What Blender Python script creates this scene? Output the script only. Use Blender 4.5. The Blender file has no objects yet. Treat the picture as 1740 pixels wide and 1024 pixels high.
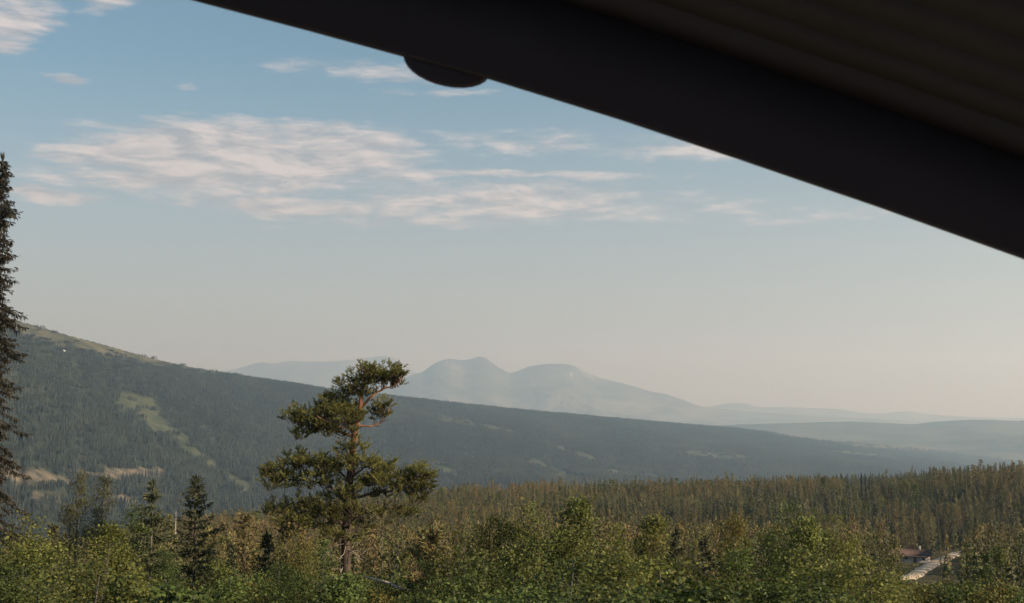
import bpy, math
import numpy as np
from mathutils import Vector, Matrix

S = bpy.context.scene
COL = S.collection
rad = math.radians

# ------------------------------------------------------------------ camera
F, CX, CY, HOR = 1954.0, 870.0, 512.0, 705.0     # photograph is 1740 x 1024, horizon near row 705
PITCH = math.atan((HOR - CY) / F)
cam_d = bpy.data.cameras.new('camera')
cam = bpy.data.objects.new('camera', cam_d)
COL.objects.link(cam)
cam.location = (0, 0, 0)
cam.rotation_euler = (math.pi / 2 + PITCH, 0, 0)
cam_d.sensor_width = 36
cam_d.lens = F / 1740 * 36
cam_d.clip_start = 0.05
cam_d.clip_end = 90000
cam_d.dof.use_dof = True
cam_d.dof.focus_distance = 150
cam_d.dof.aperture_fstop = 6.3
S.camera = cam

# ------------------------------------------------------------------ light
SUN_AZ, SUN_EL = rad(112), rad(24)               # clockwise from the viewing direction (+Y)
SKY_STRENGTH = 0.067
SUN_STRENGTH = 5.0
EXPOSURE = 0.78
S.view_settings.view_transform = 'Standard'
S.view_settings.look = 'None'
S.view_settings.gamma = 1
S.view_settings.exposure = EXPOSURE
S.view_settings.use_curve_mapping = False

sun_d = bpy.data.lights.new('sun', 'SUN')
sun_d.energy = SUN_STRENGTH
sun_d.angle = rad(0.6)
sun_d.color = (1.0, 0.84, 0.66)
sun = bpy.data.objects.new('sun', sun_d)
COL.objects.link(sun)
sv = Vector((math.sin(SUN_AZ) * math.cos(SUN_EL), math.cos(SUN_AZ) * math.cos(SUN_EL), math.sin(SUN_EL)))
sun.rotation_euler = sv.to_track_quat('Z', 'Y').to_euler()
sun.location = (40, -30, 60)

CP, SP = math.cos(PITCH), math.sin(PITCH)


def pdir(x, y):
    """world direction through photograph pixel, scaled to unit forward (world Y) distance"""
    a, b = (x - CX) / F, (CY - y) / F
    dy = CP - b * SP
    dz = SP + b * CP
    return a / dy, 1.0, dz / dy


def P(x, y, D):
    d = pdir(x, y)
    return np.array([d[0] * D, D, d[2] * D])


def azel(x, y):
    d = pdir(x, y)
    h = math.hypot(d[0], 1.0)
    return math.atan2(d[0], 1.0), d[2] / h


def project(X, Y, Z):
    """photograph pixel of world points"""
    f = Y * CP + Z * SP
    u = -Y * SP + Z * CP
    f = np.where(np.abs(f) < 1e-6, 1e-6, f)
    return CX + F * X / f, CY - F * u / f


# ------------------------------------------------------------------ sky
W = bpy.data.worlds.new('World')
S.world = W
W.use_nodes = True
nt = W.node_tree
nt.nodes.clear()


class NB:
    def __init__(self, tree):
        self.t = tree

    def n(self, typ, **kw):
        nd = self.t.nodes.new(typ)
        for k, v in kw.items():
            setattr(nd, k, v)
        return nd

    def put(self, sock, v):
        if v is None:
            return
        if hasattr(v, 'is_output') or isinstance(v, bpy.types.NodeSocket):
            self.t.links.new(v, sock)
        else:
            sock.default_value = v

    def m(self, op, a, b=None, c=None, clamp=False):
        nd = self.n('ShaderNodeMath', operation=op, use_clamp=clamp)
        self.put(nd.inputs[0], a)
        self.put(nd.inputs[1], b)
        self.put(nd.inputs[2], c)
        return nd.outputs[0]

    def sm(self, v, a, b, lo=0.0, hi=1.0):
        nd = self.n('ShaderNodeMapRange', interpolation_type='SMOOTHSTEP')
        self.put(nd.inputs[0], v)
        nd.inputs[1].default_value, nd.inputs[2].default_value = a, b
        nd.inputs[3].default_value, nd.inputs[4].default_value = lo, hi
        return nd.outputs[0]

    def mix(self, f, a, b, blend='MIX'):
        nd = self.n('ShaderNodeMix', data_type='RGBA', blend_type=blend)
        self.put(nd.inputs[0], f)
        self.put(nd.inputs[6], a)
        self.put(nd.inputs[7], b)
        return nd.outputs[2]

    def vec(self, x, y, z):
        nd = self.n('ShaderNodeCombineXYZ')
        for i, v in enumerate((x, y, z)):
            self.put(nd.inputs[i], v)
        return nd.outputs[0]

    def noise(self, v, scale, detail=6, rough=0.55, lac=2.0, dist=0.0):
        nd = self.n('ShaderNodeTexNoise')
        self.put(nd.inputs['Vector'], v)
        nd.inputs['Scale'].default_value = scale
        nd.inputs['Detail'].default_value = detail
        nd.inputs['Roughness'].default_value = rough
        nd.inputs['Lacunarity'].default_value = lac
        nd.inputs['Distortion'].default_value = dist
        return nd.outputs['Fac']


b = NB(nt)
sky = b.n('ShaderNodeTexSky', sky_type='NISHITA')
sky.sun_disc = False
sky.sun_elevation = SUN_EL
sky.sun_rotation = SUN_AZ
sky.altitude = 600
sky.air_density = 1.0
sky.dust_density = 0.8
sky.ozone_density = 0.7
tc = b.n('ShaderNodeTexCoord')
sep = b.n('ShaderNodeSeparateXYZ')
nt.links.new(tc.outputs['Generated'], sep.inputs[0])
X, Y, Z = sep.outputs
hyp = b.m('SQRT', b.m('ADD', b.m('MULTIPLY', X, X), b.m('MULTIPLY', Y, Y)))
U = b.m('ARCTAN2', X, Y)
V = b.m('DIVIDE', Z, b.m('MAXIMUM', hyp, 0.02))
# cloud banks: (row/column extents in the sky, weight)
CLOUDS = [
    # x0, y0, half width, half height, weight
    (430, 265, 310, 66, 1.5), (560, 238, 150, 40, 1.3), (220, 265, 140, 44, 1.2),
    (320, 308, 270, 34, 1.4), (90, 332, 100, 18, 1.3), (700, 298, 430, 11, 0.95),
    (880, 345, 330, 38, 1.0), (480, 350, 230, 24, 1.15), (1050, 362, 320, 18, 0.7),
    (640, 122, 170, 20, 0.75), (740, 160, 90, 10, 0.6), (900, 242, 190, 22, 0.5),
    (1180, 258, 170, 20, 0.85), (20, 30, 100, 56, 1.3), (20, 78, 65, 28, 1.1),
    (170, 5, 60, 16, 0.8), (132, 138, 42, 9, 0.9), (318, 147, 22, 7, 0.6), (1420, 368, 230, 10, 0.45),
    (460, 386, 45, 5, 0.7), (760, 378, 220, 10, 0.6),
]
wx = b.noise(b.vec(b.m('MULTIPLY', U, 1.0), b.m('MULTIPLY', V, 3.0), 0.7), 7.0, 4, 0.6)
wy = b.noise(b.vec(b.m('MULTIPLY', U, 1.0), b.m('MULTIPLY', V, 3.0), 5.1), 9.0, 4, 0.6)
Uw = b.m('ADD', U, b.m('MULTIPLY', b.m('SUBTRACT', wx, 0.5), 0.10))
Vw = b.m('ADD', V, b.m('MULTIPLY', b.m('SUBTRACT', wy, 0.5), 0.028))
best = None
for (cx, cy, hw, hh, wt) in CLOUDS:
    a0, e0 = azel(cx, cy)
    a1, _ = azel(cx + hw, cy)
    _, e1 = azel(cx, cy - hh)
    du = b.m('MULTIPLY', b.m('SUBTRACT', Uw, a0), 1.0 / (a1 - a0))
    dv = b.m('MULTIPLY', b.m('SUBTRACT', Vw, e0), 1.0 / (e1 - e0))
    r2 = b.m('ADD', b.m('MULTIPLY', du, du), b.m('MULTIPLY', dv, dv))
    m_ = b.m('MULTIPLY', b.m('SUBTRACT', 1.0, b.m('MINIMUM', r2, 3.0)), wt)
    best = m_ if best is None else b.m('MAXIMUM', best, m_)
# the sky goes on: scattered banks everywhere else by the same noise
wide = b.noise(b.vec(U, b.m('MULTIPLY', V, 3.4), 11.0), 2.2, 3, 0.5)
best = b.m('MAXIMUM', best, b.m('SUBTRACT', b.m('MULTIPLY', wide, 2.4), 2.15))
best = b.m('MAXIMUM', best, -0.9)
cv = b.vec(U, b.m('MULTIPLY', V, 4.2), 0.0)
n1 = b.noise(cv, 13.0, 9, 0.62, 2.1, 0.4)
cv2 = b.vec(b.m('ADD', U, 0.010), b.m('ADD', b.m('MULTIPLY', V, 4.2), 0.028), 0.0)
n2 = b.noise(cv2, 13.0, 9, 0.62, 2.1, 0.4)
n3 = b.noise(cv, 55.0, 6, 0.65)
dens = b.m('ADD', b.m('MULTIPLY', best, 0.72), b.m('ADD', b.m('MULTIPLY', b.m('SUBTRACT', n1, 0.5), 2.3), b.m('MULTIPLY', b.m('SUBTRACT', n3, 0.5), 1.3)))
alpha = b.sm(dens, -0.15, 0.95)
lit = b.m('ADD', 0.5, b.m('MULTIPLY', b.m('SUBTRACT', n1, n2), 4.5), clamp=True)
ccol = b.mix(lit, (4.0, 3.95, 4.15, 1), (7.4, 6.6, 6.3, 1))
alpha = b.m('MULTIPLY', alpha, 0.80)
up = b.sm(V, 0.02, 0.16)
alpha = b.m('MULTIPLY', alpha, up)
skyw = b.mix(1.0, sky.outputs[0], (0.79, 1.0, 0.98, 1), 'MULTIPLY')
milk = b.m('MULTIPLY', b.sm(V, 0.33, 0.03), 0.72)
skyw = b.mix(milk, skyw, (4.6, 4.05, 3.95, 1))
skyc = b.mix(alpha, skyw, ccol)
bg = b.n('ShaderNodeBackground')
bg.inputs['Strength'].default_value = SKY_STRENGTH
nt.links.new(skyc, bg.inputs['Color'])
wo = b.n('ShaderNodeOutputWorld')
nt.links.new(bg.outputs[0], wo.inputs['Surface'])
W.cycles.sampling_method = 'MANUAL'
W.cycles.sample_map_resolution = 512

S.cycles.volume_bounces = 1
S.cycles.max_bounces = 6
S.cycles.diffuse_bounces = 3
S.cycles.transmission_bounces = 4
S.cycles.use_denoising = True
S.render.film_transparent = False

# ================================================================== helpers
RNG = np.random.default_rng(7)


def vnoise(x, y, seed=0):
    """smooth value noise, vectorised"""
    xi = np.floor(x).astype(np.int64)
    yi = np.floor(y).astype(np.int64)
    fx, fy = x - xi, y - yi
    fx = fx * fx * (3 - 2 * fx)
    fy = fy * fy * (3 - 2 * fy)

    def h(a, c):
        n = (a * 374761393 + c * 668265263 + seed * 974634777) & 0xffffffff
        n = ((n ^ (n >> 13)) * 1274126177) & 0xffffffff
        return ((n ^ (n >> 16)) & 0xffff) / 65535.0
    return (h(xi, yi) * (1 - fx) + h(xi + 1, yi) * fx) * (1 - fy) + (h(xi, yi + 1) * (1 - fx) + h(xi + 1, yi + 1) * fx) * fy


def fbm(x, y, oct=4, seed=0, gain=0.5):
    s, a, t = 0, 1.0, 0
    for o in range(oct):
        s = s + a * vnoise(x * 2 ** o, y * 2 ** o, seed + o * 17)
        t += a
        a *= gain
    return s / t


class Geo:
    """collects triangles for ONE mesh object"""

    def __init__(self):
        self.v, self.f, self.t, self.k = [], [], [], 0

    def add(self, v, f, tint=0.5):
        v = np.asarray(v, float).reshape(-1, 3)
        f = np.asarray(f, np.int64).reshape(-1, 3)
        self.v.append(v)
        self.f.append(f + self.k)
        t = np.full(len(v), tint, float) if np.isscalar(tint) else np.asarray(tint, float)
        self.t.append(t)
        self.k += len(v)

    def tube(self, pts, radii, n=6, tint=0.5, cap=True):
        pts = np.asarray(pts, float)
        radii = np.broadcast_to(np.asarray(radii, float), (len(pts),))
        tan = np.gradient(pts, axis=0)
        tan /= np.linalg.norm(tan, axis=1, keepdims=True) + 1e-9
        ref = np.array([0.3, 0.9, 0.2]) if abs(tan[0, 2]) > 0.7 else np.array([0.1, 0.1, 1.0])
        s = np.cross(tan, ref)
        s /= np.linalg.norm(s, axis=1, keepdims=True) + 1e-9
        u = np.cross(tan, s)
        a = np.linspace(0, 2 * math.pi, n, endpoint=False)
        ring = pts[:, None] + radii[:, None, None] * (np.cos(a)[None, :, None] * s[:, None] + np.sin(a)[None, :, None] * u[:, None])
        v = ring.reshape(-1, 3)
        i = np.arange(len(pts) - 1)[:, None] * n
        j = np.arange(n)[None]
        j2 = (j + 1) % n
        q = np.stack([i + j, i + j2, i + n + j2, i + n + j], -1).reshape(-1, 4)
        f = np.concatenate([q[:, [0, 1, 2]], q[:, [0, 2, 3]]])
        if cap:
            c = len(v)
            v = np.vstack([v, pts[-1]])
            o = (len(pts) - 1) * n
            f = np.vstack([f, np.stack([o + j[0], o + j2[0], np.full(n, c)], -1)])
        self.add(v, f, tint)

    def blades(self, c, d, L, w, rng, tint=None, fat=0.5, side=None):
        """rhombic leaves / needle sprays: base c, direction d, length L, width w"""
        c = np.asarray(c, float)
        n = len(c)
        d = d / (np.linalg.norm(d, axis=1, keepdims=True) + 1e-9)
        r = rng.normal(size=(n, 3)) if side is None else side
        s = np.cross(d, r)
        s /= np.linalg.norm(s, axis=1, keepdims=True) + 1e-9
        L = np.broadcast_to(L, (n,))[:, None]
        w = np.broadcast_to(w, (n,))[:, None]
        nn = np.cross(s, d)
        mid = c + d * L * fat
        v = np.stack([c, mid + s * w * 0.5, c + d * L + nn * w * 0.12, mid - s * w * 0.5], 1).reshape(-1, 3)
        i = np.arange(n)[:, None] * 4
        f = np.concatenate([i + np.array([[0, 1, 2]]), i + np.array([[0, 2, 3]])])
        if tint is None:
            tint = rng.random(n)
        self.add(v, f, np.repeat(np.broadcast_to(tint, (n,)), 4))

    def mesh(self, name, mats):
        me = bpy.data.meshes.new(name)
        v = np.concatenate(self.v)
        f = np.concatenate(self.f)
        t = np.concatenate(self.t)
        me.vertices.add(len(v))
        me.vertices.foreach_set('co', v.astype(np.float32).ravel())
        me.loops.add(len(f) * 3)
        me.loops.foreach_set('vertex_index', f.astype(np.int32).ravel())
        me.polygons.add(len(f))
        me.polygons.foreach_set('loop_start', np.arange(len(f), dtype=np.int32) * 3)
        at = me.attributes.new('tint', 'FLOAT', 'POINT')
        at.data.foreach_set('value', t.astype(np.float32))
        me.update(calc_edges=True)
        for m in (mats if isinstance(mats, (list, tuple)) else [mats]):
            me.materials.append(m)
        return me

    def obj(self, name, mat, parent=None, smooth=False):
        me = self.mesh(name, mat)
        if smooth:
            me.shade_smooth()
        o = bpy.data.objects.new(name, me)
        COL.objects.link(o)
        if parent:
            o.parent = parent
        return o


def tag(o, label=None, cat=None, group=None, kind=None):
    for k, v in (('label', label), ('category', cat), ('group', group), ('kind', kind)):
        if v:
            o[k] = v
    return o


def empty(name, loc):
    o = bpy.data.objects.new(name, None)
    o.empty_display_size = 0.5
    o.location = loc
    COL.objects.link(o)
    return o


def mesh_obj(name, me, parent=None):
    o = bpy.data.objects.new(name, me)
    COL.objects.link(o)
    if parent:
        o.parent = parent
    return o


# ------------------------------------------------------------------ materials
def new_mat(name):
    m = bpy.data.materials.new(name)
    m.use_nodes = True
    m.node_tree.nodes.clear()
    return m, NB(m.node_tree)


def out(nb, sh):
    o = nb.n('ShaderNodeOutputMaterial')
    nb.t.links.new(sh, o.inputs['Surface'])


def leaf_mat(name, dark, light, alt, trans=0.3, rnd=0.5, altamt=0.35, patch=None, pscale=0.017):
    """foliage: tint attribute picks dark..light, object random drifts to alt"""
    m, nb = new_mat(name)
    at = nb.n('ShaderNodeAttribute', attribute_name='tint')
    oi = nb.n('ShaderNodeObjectInfo')
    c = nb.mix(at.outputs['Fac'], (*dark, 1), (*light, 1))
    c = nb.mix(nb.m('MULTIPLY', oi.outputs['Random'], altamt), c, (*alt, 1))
    if patch:       # stands of trees differ in colour
        pn = nb.noise(oi.outputs['Location'], pscale, 4, 0.6)
        c = nb.mix(nb.m('MULTIPLY', nb.sm(pn, 0.52, 0.66), 0.55), c, (*patch[0], 1))
        c = nb.mix(nb.m('MULTIPLY', nb.sm(pn, 0.48, 0.36), 0.55), c, (*patch[1], 1))
    r2 = nb.m('FRACT', nb.m('MULTIPLY', oi.outputs['Random'], 17.31))
    hs = nb.n('ShaderNodeHueSaturation')
    nb.t.links.new(c, hs.inputs['Color'])
    nb.put(hs.inputs['Value'], nb.m('ADD', 1.0 - rnd * 0.5, nb.m('MULTIPLY', r2, rnd)))
    d = nb.n('ShaderNodeBsdfPrincipled')
    nb.t.links.new(hs.outputs[0], d.inputs['Base Color'])
    d.inputs['Roughness'].default_value = 0.62
    d.inputs['Specular IOR Level'].default_value = 0.25
    tr = nb.n('ShaderNodeBsdfTranslucent')
    nb.t.links.new(hs.outputs[0], tr.inputs['Color'])
    mx = nb.n('ShaderNodeMixShader')
    mx.inputs[0].default_value = trans
    nb.t.links.new(d.outputs[0], mx.inputs[1])
    nb.t.links.new(tr.outputs[0], mx.inputs[2])
    out(nb, mx.outputs[0])
    return m


def rough_mat(name, a, c2, scale=6.0, rough=0.85, stretch=(1, 1, 1), bump=0.0, third=None, spec=0.2):
    m, nb = new_mat(name)
    tcx = nb.n('ShaderNodeTexCoord')
    mp = nb.n('ShaderNodeMapping')
    mp.inputs['Scale'].default_value = stretch
    nb.t.links.new(tcx.outputs['Object'], mp.inputs[0])
    f = nb.noise(mp.outputs[0], scale, 6, 0.6)
    c = nb.mix(nb.sm(f, 0.3, 0.7), (*a, 1), (*c2, 1))
    if third:
        g = nb.noise(mp.outputs[0], scale * 0.31, 3, 0.5)
        c = nb.mix(nb.sm(g, 0.5, 0.68), c, (*third, 1))
    d = nb.n('ShaderNodeBsdfPrincipled')
    nb.t.links.new(c, d.inputs['Base Color'])
    d.inputs['Roughness'].default_value = rough
    d.inputs['Specular IOR Level'].default_value = spec
    if bump:
        bp = nb.n('ShaderNodeBump')
        bp.inputs['Strength'].default_value = bump
        bp.inputs['Distance'].default_value = 0.03
        nb.t.links.new(f, bp.inputs['Height'])
        nb.t.links.new(bp.outputs[0], d.inputs['Normal'])
    out(nb, d.outputs[0])
    return m


M_BIRCH = leaf_mat('birch_leaves', (0.026, 0.038, 0.010), (0.190, 0.215, 0.046), (0.190, 0.165, 0.040), 0.34, 0.7, 0.45)
M_BIRCH_DK = leaf_mat('dark_birch_leaves', (0.020, 0.036, 0.010), (0.125, 0.170, 0.038), (0.13, 0.15, 0.038), 0.32, 0.6, 0.4)
M_YELLOW = leaf_mat('yellowing_leaves', (0.075, 0.075, 0.016), (0.19, 0.155, 0.035), (0.15, 0.12, 0.03), 0.32, 0.3, 0.4)
M_SPRUCE = leaf_mat('spruce_needles', (0.022, 0.032, 0.014), (0.080, 0.088, 0.034), (0.085, 0.075, 0.034), 0.12, 0.5, 0.5)
M_SPRUCE_DK = leaf_mat('dark_spruce_needles', (0.022, 0.020, 0.013), (0.046, 0.040, 0.024), (0.04, 0.035, 0.02), 0.1, 0.3, 0.4)
M_FSPRUCE = leaf_mat('forest_spruce_needles', (0.030, 0.040, 0.014), (0.135, 0.145, 0.046), (0.135, 0.118, 0.044), 0.15, 0.9, 0.6, patch=((0.19, 0.145, 0.056), (0.060, 0.078, 0.030)))
M_FPINE = leaf_mat('forest_pine_needles', (0.036, 0.043, 0.015), (0.160, 0.150, 0.048), (0.215, 0.140, 0.058), 0.15, 0.8, 0.6, patch=((0.22, 0.145, 0.062), (0.080, 0.090, 0.034)))
M_PINE = leaf_mat('pine_needles', (0.058, 0.058, 0.020), (0.230, 0.230, 0.056), (0.09, 0.07, 0.03), 0.24, 0.0, 0.1)
M_FAR = leaf_mat('mountain_spruce_needles', (0.011, 0.016, 0.015), (0.026, 0.034, 0.026), (0.036, 0.040, 0.030), 0.05, 0.7, 0.55, patch=((0.050, 0.055, 0.034), (0.010, 0.017, 0.017)), pscale=0.0032)
M_ASPEN = leaf_mat('aspen_leaves', (0.030, 0.034, 0.013), (0.130, 0.125, 0.042), (0.07, 0.065, 0.03), 0.2, 0.3, 0.3)
M_BARK = rough_mat('grey_bark', (0.055, 0.045, 0.038), (0.13, 0.11, 0.095), 9, 0.9, (1, 1, 0.25), 0.5)
M_BIRCHBARK = rough_mat('birch_bark', (0.03, 0.027, 0.024), (0.10, 0.09, 0.08), 7, 0.8, (1, 1, 2.2), 0.2)
M_PINEBARK = rough_mat('orange_pine_bark', (0.17, 0.075, 0.035), (0.36, 0.17, 0.085), 5, 0.85, (1, 1, 0.35), 0.6, (0.11, 0.065, 0.045))
M_PINEBARK_LO = rough_mat('grey_pine_bark', (0.04, 0.030, 0.024), (0.095, 0.068, 0.052), 5, 0.9, (1, 1, 0.3), 0.7)
M_DEAD = rough_mat('bleached_dead_wood', (0.22, 0.18, 0.145), (0.42, 0.36, 0.30), 9, 0.85, (1, 1, 0.3), 0.4)
M_GRASS = leaf_mat('dry_grass', (0.085, 0.082, 0.022), (0.21, 0.175, 0.050), (0.16, 0.12, 0.04), 0.3, 0.4, 0.4)
M_SNOW = rough_mat('old_snow', (0.50, 0.51, 0.52), (0.62, 0.62, 0.62), 0.1, 0.7)
M_GRAVEL = rough_mat('road_gravel', (0.34, 0.27, 0.19), (0.48, 0.40, 0.29), 1.5, 0.95, (1, 1, 1), 0.2)
M_ROCK = rough_mat('pale_rock', (0.22, 0.20, 0.18), (0.42, 0.39, 0.35), 2.5, 0.9, (1, 1, 1), 0.5)
M_EAVE = rough_mat('dark_stained_wood', (0.165, 0.160, 0.215), (0.178, 0.172, 0.232), 3, 0.75, (1, 1, 1), 0.0, None, 0.1)
M_REDROOF = rough_mat('red_brown_roofing', (0.070, 0.044, 0.036), (0.105, 0.066, 0.052), 2, 0.8)
M_DARKGLASS, _nb = new_mat('window_glass')
_g = _nb.n('ShaderNodeBsdfPrincipled')
_g.inputs['Base Color'].default_value = (0.02, 0.022, 0.025, 1)
_g.inputs['Roughness'].default_value = 0.08
out(_nb, _g.outputs[0])
M_PAINT = rough_mat('white_paint', (0.62, 0.60, 0.57), (0.78, 0.77, 0.74), 3, 0.7)

# ================================================================== terrain
# crest of the forested mountainside across the valley, as seen: (column, row, distance)
CREST = [(-700, 380, 2600), (-300, 465, 2600), (-100, 508, 2700), (40, 546, 2850), (130, 572, 3000), (250, 604, 3300), (380, 632, 3700),
         (560, 660, 4300), (700, 677, 4700), (900, 697, 5300), (1100, 715, 5900), (1250, 728, 6400),
         (1400, 747, 6900), (1560, 770, 7300), (1640, 781, 7400), (1800, 796, 7500), (2600, 800, 7500)]
CR_A = np.array([azel(x, y)[0] for x, y, r in CREST])
CR_E = np.array([azel(x, y)[1] for x, y, r in CREST])
CR_R = np.array([r for *_, r in CREST], float)
# crest of the near forest shelf: (column, ground height, distance)
SHELF = [(-700, -80, 600), (0, -72, 600), (300, -60, 610), (600, -51, 620), (870, -46, 620), (1250, -43, 600), (1500, -37.5, 560),
         (1740, -29, 510), (2600, -20, 480)]
SH_A = np.array([math.atan((x - CX) / F) for x, *_ in SHELF])
SH_Z = np.array([z for _, z, _ in SHELF], float)
SH_R = np.array([r for *_, r in SHELF], float)
# far low hills on the right: (column, row at 9500 m)
HILL = [(-700, 760), (900, 740), (1150, 722), (1300, 718), (1450, 716), (1540, 719), (1600, 716), (1680, 712), (1800, 713), (2600, 720)]
HI_A = np.array([azel(x, y)[0] for x, y in HILL])
HI_E = np.array([azel(x, y)[1] for x, y in HILL])


def ground_z(x, y):
    x = np.asarray(x, float)
    y = np.asarray(y, float)
    r = np.hypot(x, y)
    a = np.arctan2(x, y)
    zc = np.interp(a, SH_A, SH_Z)
    rc = np.interp(a, SH_A, SH_R)
    rm = np.interp(a, CR_A, CR_R)
    zm = np.interp(a, CR_A, CR_E) * rm
    rv = np.interp(a, [-0.6, -0.42, 0.0, 0.42, 0.7], [1100, 1150, 2100, 3600, 3800])
    zh = np.interp(a, HI_A, HI_E) * 11500
    z3 = np.interp(a, [-0.5, 0.0, 0.5], [-52, -42, -41])

    def seg(r0, z0, r1, z1, p=1.0, smooth=True):
        t = np.clip((r - r0) / np.maximum(r1 - r0, 1e-3), 0, 1) ** p
        if smooth:
            t = t * t * (3 - 2 * t) * 0.6 + t * 0.4
        return z0 + (z1 - z0) * t
    z = seg(0, -6.6, 22, -7.4)
    z = np.where(r > 22, seg(22, -7.4, 57, -9.5), z)
    z = np.where(r > 57, seg(57, -9.5, 320, z3, 0.92, False), z)
    z = np.where(r > 320, seg(320, z3, rc, zc), z)
    z = np.where(r > rc, seg(rc, zc, rv, np.minimum(-205.0, zc - 60), 0.8), z)
    zv = np.minimum(-205.0, zc - 60)
    t = np.clip((r - rv) / (rm - rv), 0, 1)
    z = np.where(r > rv, zv + (zm - zv) * (0.78 * t + 0.22 * t * t * (3 - 2 * t)), z)
    z = np.where(r > rm, seg(rm, zm, rm * 1.2, np.minimum(-195.0, zm), 0.9), z)
    z = np.where(r > rm * 1.2, seg(rm * 1.2, np.minimum(-195.0, zm), 9600, -195), z)
    z = np.where(r > 9600, seg(9600, -195, 11500, zh), z)
    z = np.where(r > 11500, seg(11500, zh, 14000, -180), z)
    # second low ridge on the right
    rid = np.exp(-((r - 9300) / 450.0) ** 2) * np.clip((a - 0.36) / 0.06, 0, 1)
    z = z + rid * 85
    # relief
    n = fbm(x / 420.0, y / 420.0, 4, 3) - 0.5
    amp = np.interp(r, [0, 60, 300, 700, 1500, 3000, 7000, 12000], [0, 0.6, 4, 7, 34, 48, 40, 40])
    fade = 1 - 0.8 * np.exp(-((r - rm) / (0.10 * rm)) ** 2)
    fade2 = 1 - 0.75 * np.exp(-((r - rc) / 120.0) ** 2)
    z = z + n * amp * fade * fade2
    z = z + (fbm(x / 9.0, y / 9.0, 3, 9) - 0.5) * np.interp(r, [0, 30, 400, 800], [0.3, 0.7, 1.2, 0.0])
    # gullies running down the mountainside
    g = np.abs(vnoise(a * 38 + r / 2600.0, r / 3000.0, 21) - 0.5) * 2
    z = z - (1 - g) ** 3 * 13 * np.clip((r - rv) / 500.0, 0, 1) * np.clip((rm * 0.97 - r) / 500.0, 0, 1)
    return z


def blob(px, py, pts, w):
    """soft mask of a band along a pixel polyline, used only to place real clearings"""
    best = np.zeros_like(px)
    for (x0, y0, w0), (x1, y1, w1) in zip(pts[:-1], pts[1:]):
        dx, dy = x1 - x0, (y1 - y0)
        L2 = dx * dx + dy * dy * 1.0
        t = np.clip(((px - x0) * dx + (py - y0) * dy) / L2, 0, 1)
        ww = w0 + (w1 - w0) * t
        d = np.hypot(px - (x0 + dx * t), (py - (y0 + dy * t)) * w)
        best = np.maximum(best, 1 - d / ww)
    return best


GREEN_CLEAR = [([(215, 682, 22), (245, 690, 24), (270, 725, 22), (310, 750, 20), (332, 766, 8)], 1.2),
               ([(332, 766, 8), (375, 800, 10), (420, 830, 14)], 1.4),
               ([(940, 757, 12), (1003, 778, 14)], 2.2), ([(905, 782, 14), (950, 806, 20), (985, 810, 12)], 2.0),
               ([(1175, 768, 16), (1255, 776, 22)], 2.4), ([(1030, 800, 16), (1070, 806, 16)], 2.4),
               ([(690, 800, 16), (740, 790, 20), (800, 815, 14)], 2.0), ([(1105, 806, 14), (1125, 812, 10)], 2.4),
               ([(760, 712, 25), (860, 730, 20)], 4.0), ([(1440, 768, 30), (1520, 778, 20)], 5.0)]
TAN_CLEAR = [([(20, 805, 22), (60, 808, 26), (110, 818, 12)], 1.6), ([(60, 842, 16), (95, 846, 14)], 1.8),
             ([(130, 800, 18), (200, 806, 24), (275, 798, 14)], 1.9), ([(180, 835, 16), (225, 852, 18), (245, 862, 8)], 1.8),
             ([(1340, 738, 26), (1460, 756, 30), (1570, 762, 22)], 5.5)]


def clear_masks(x, y, z):
    px, py = project(x, y, z)
    r = np.hypot(x, y)
    wob = (fbm(x / 60.0, y / 60.0, 3, 40) - 0.5) * 1.5
    g = np.zeros_like(px)
    t = np.zeros_like(px)
    for pts, w in GREEN_CLEAR:
        g = np.maximum(g, blob(px, py, pts, w))
    for pts, w in TAN_CLEAR:
        t = np.maximum(t, blob(px, py, pts, w))
    ok = (r > 1250) & (y > 0)
    g = np.where(ok & (g > 0.01), np.clip((g + wob * 0.8 - 0.05) * 1.7, 0, 1), 0)
    t = np.where(ok & (t > 0.01), np.clip((t + wob * 1.1 - 0.05) * 1.8, 0, 1), 0)
    tl = np.interp(px, [0, 100, 330, 450], [165, 150, 128, 142]) + (fbm(x / 200.0, y / 200.0, 4, 51) - 0.5) * 60
    fell = np.clip((z - tl) / 25.0, 0, 1)
    fell = np.where((r > 1300) & (r < 7500), fell, 0)
    return g, t, fell


az_mid = np.linspace(-0.56, 0.56, 760)
az_all = np.concatenate([np.linspace(-math.pi, -0.6, 40), az_mid, np.linspace(0.6, math.pi, 40)])
rr = np.concatenate([[0.6], np.linspace(4, 60, 30), np.geomspace(64, 620, 90), np.geomspace(630, 8000, 290), np.geomspace(8100, 26000, 70)])
A, R = np.meshgrid(az_all, rr)
GX, GY = R * np.sin(A), R * np.cos(A)
GZ = ground_z(GX, GY)
ng, tg, fg = clear_masks(GX.ravel(), GY.ravel(), GZ.ravel())
na, nr = len(az_all), len(rr)
idx = np.arange(na * nr).reshape(nr, na)
q = np.stack([idx[:-1, :-1], idx[:-1, 1:], idx[1:, 1:], idx[1:, :-1]], -1).reshape(-1, 4)
me = bpy.data.meshes.new('ground')
me.vertices.add(na * nr)
me.vertices.foreach_set('co', np.stack([GX, GY, GZ], -1).astype(np.float32).ravel())
me.loops.add(len(q) * 4)
me.loops.foreach_set('vertex_index', q[:, ::-1].astype(np.int32).ravel())
me.polygons.add(len(q))
me.polygons.foreach_set('loop_start', np.arange(len(q), dtype=np.int32) * 4)
at = me.attributes.new('cover', 'FLOAT_COLOR', 'POINT')
at.data.foreach_set('color', np.stack([ng, tg, fg, np.ones_like(ng)], -1).astype(np.float32).ravel())
me.update(calc_edges=True)
me.shade_smooth()

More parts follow.
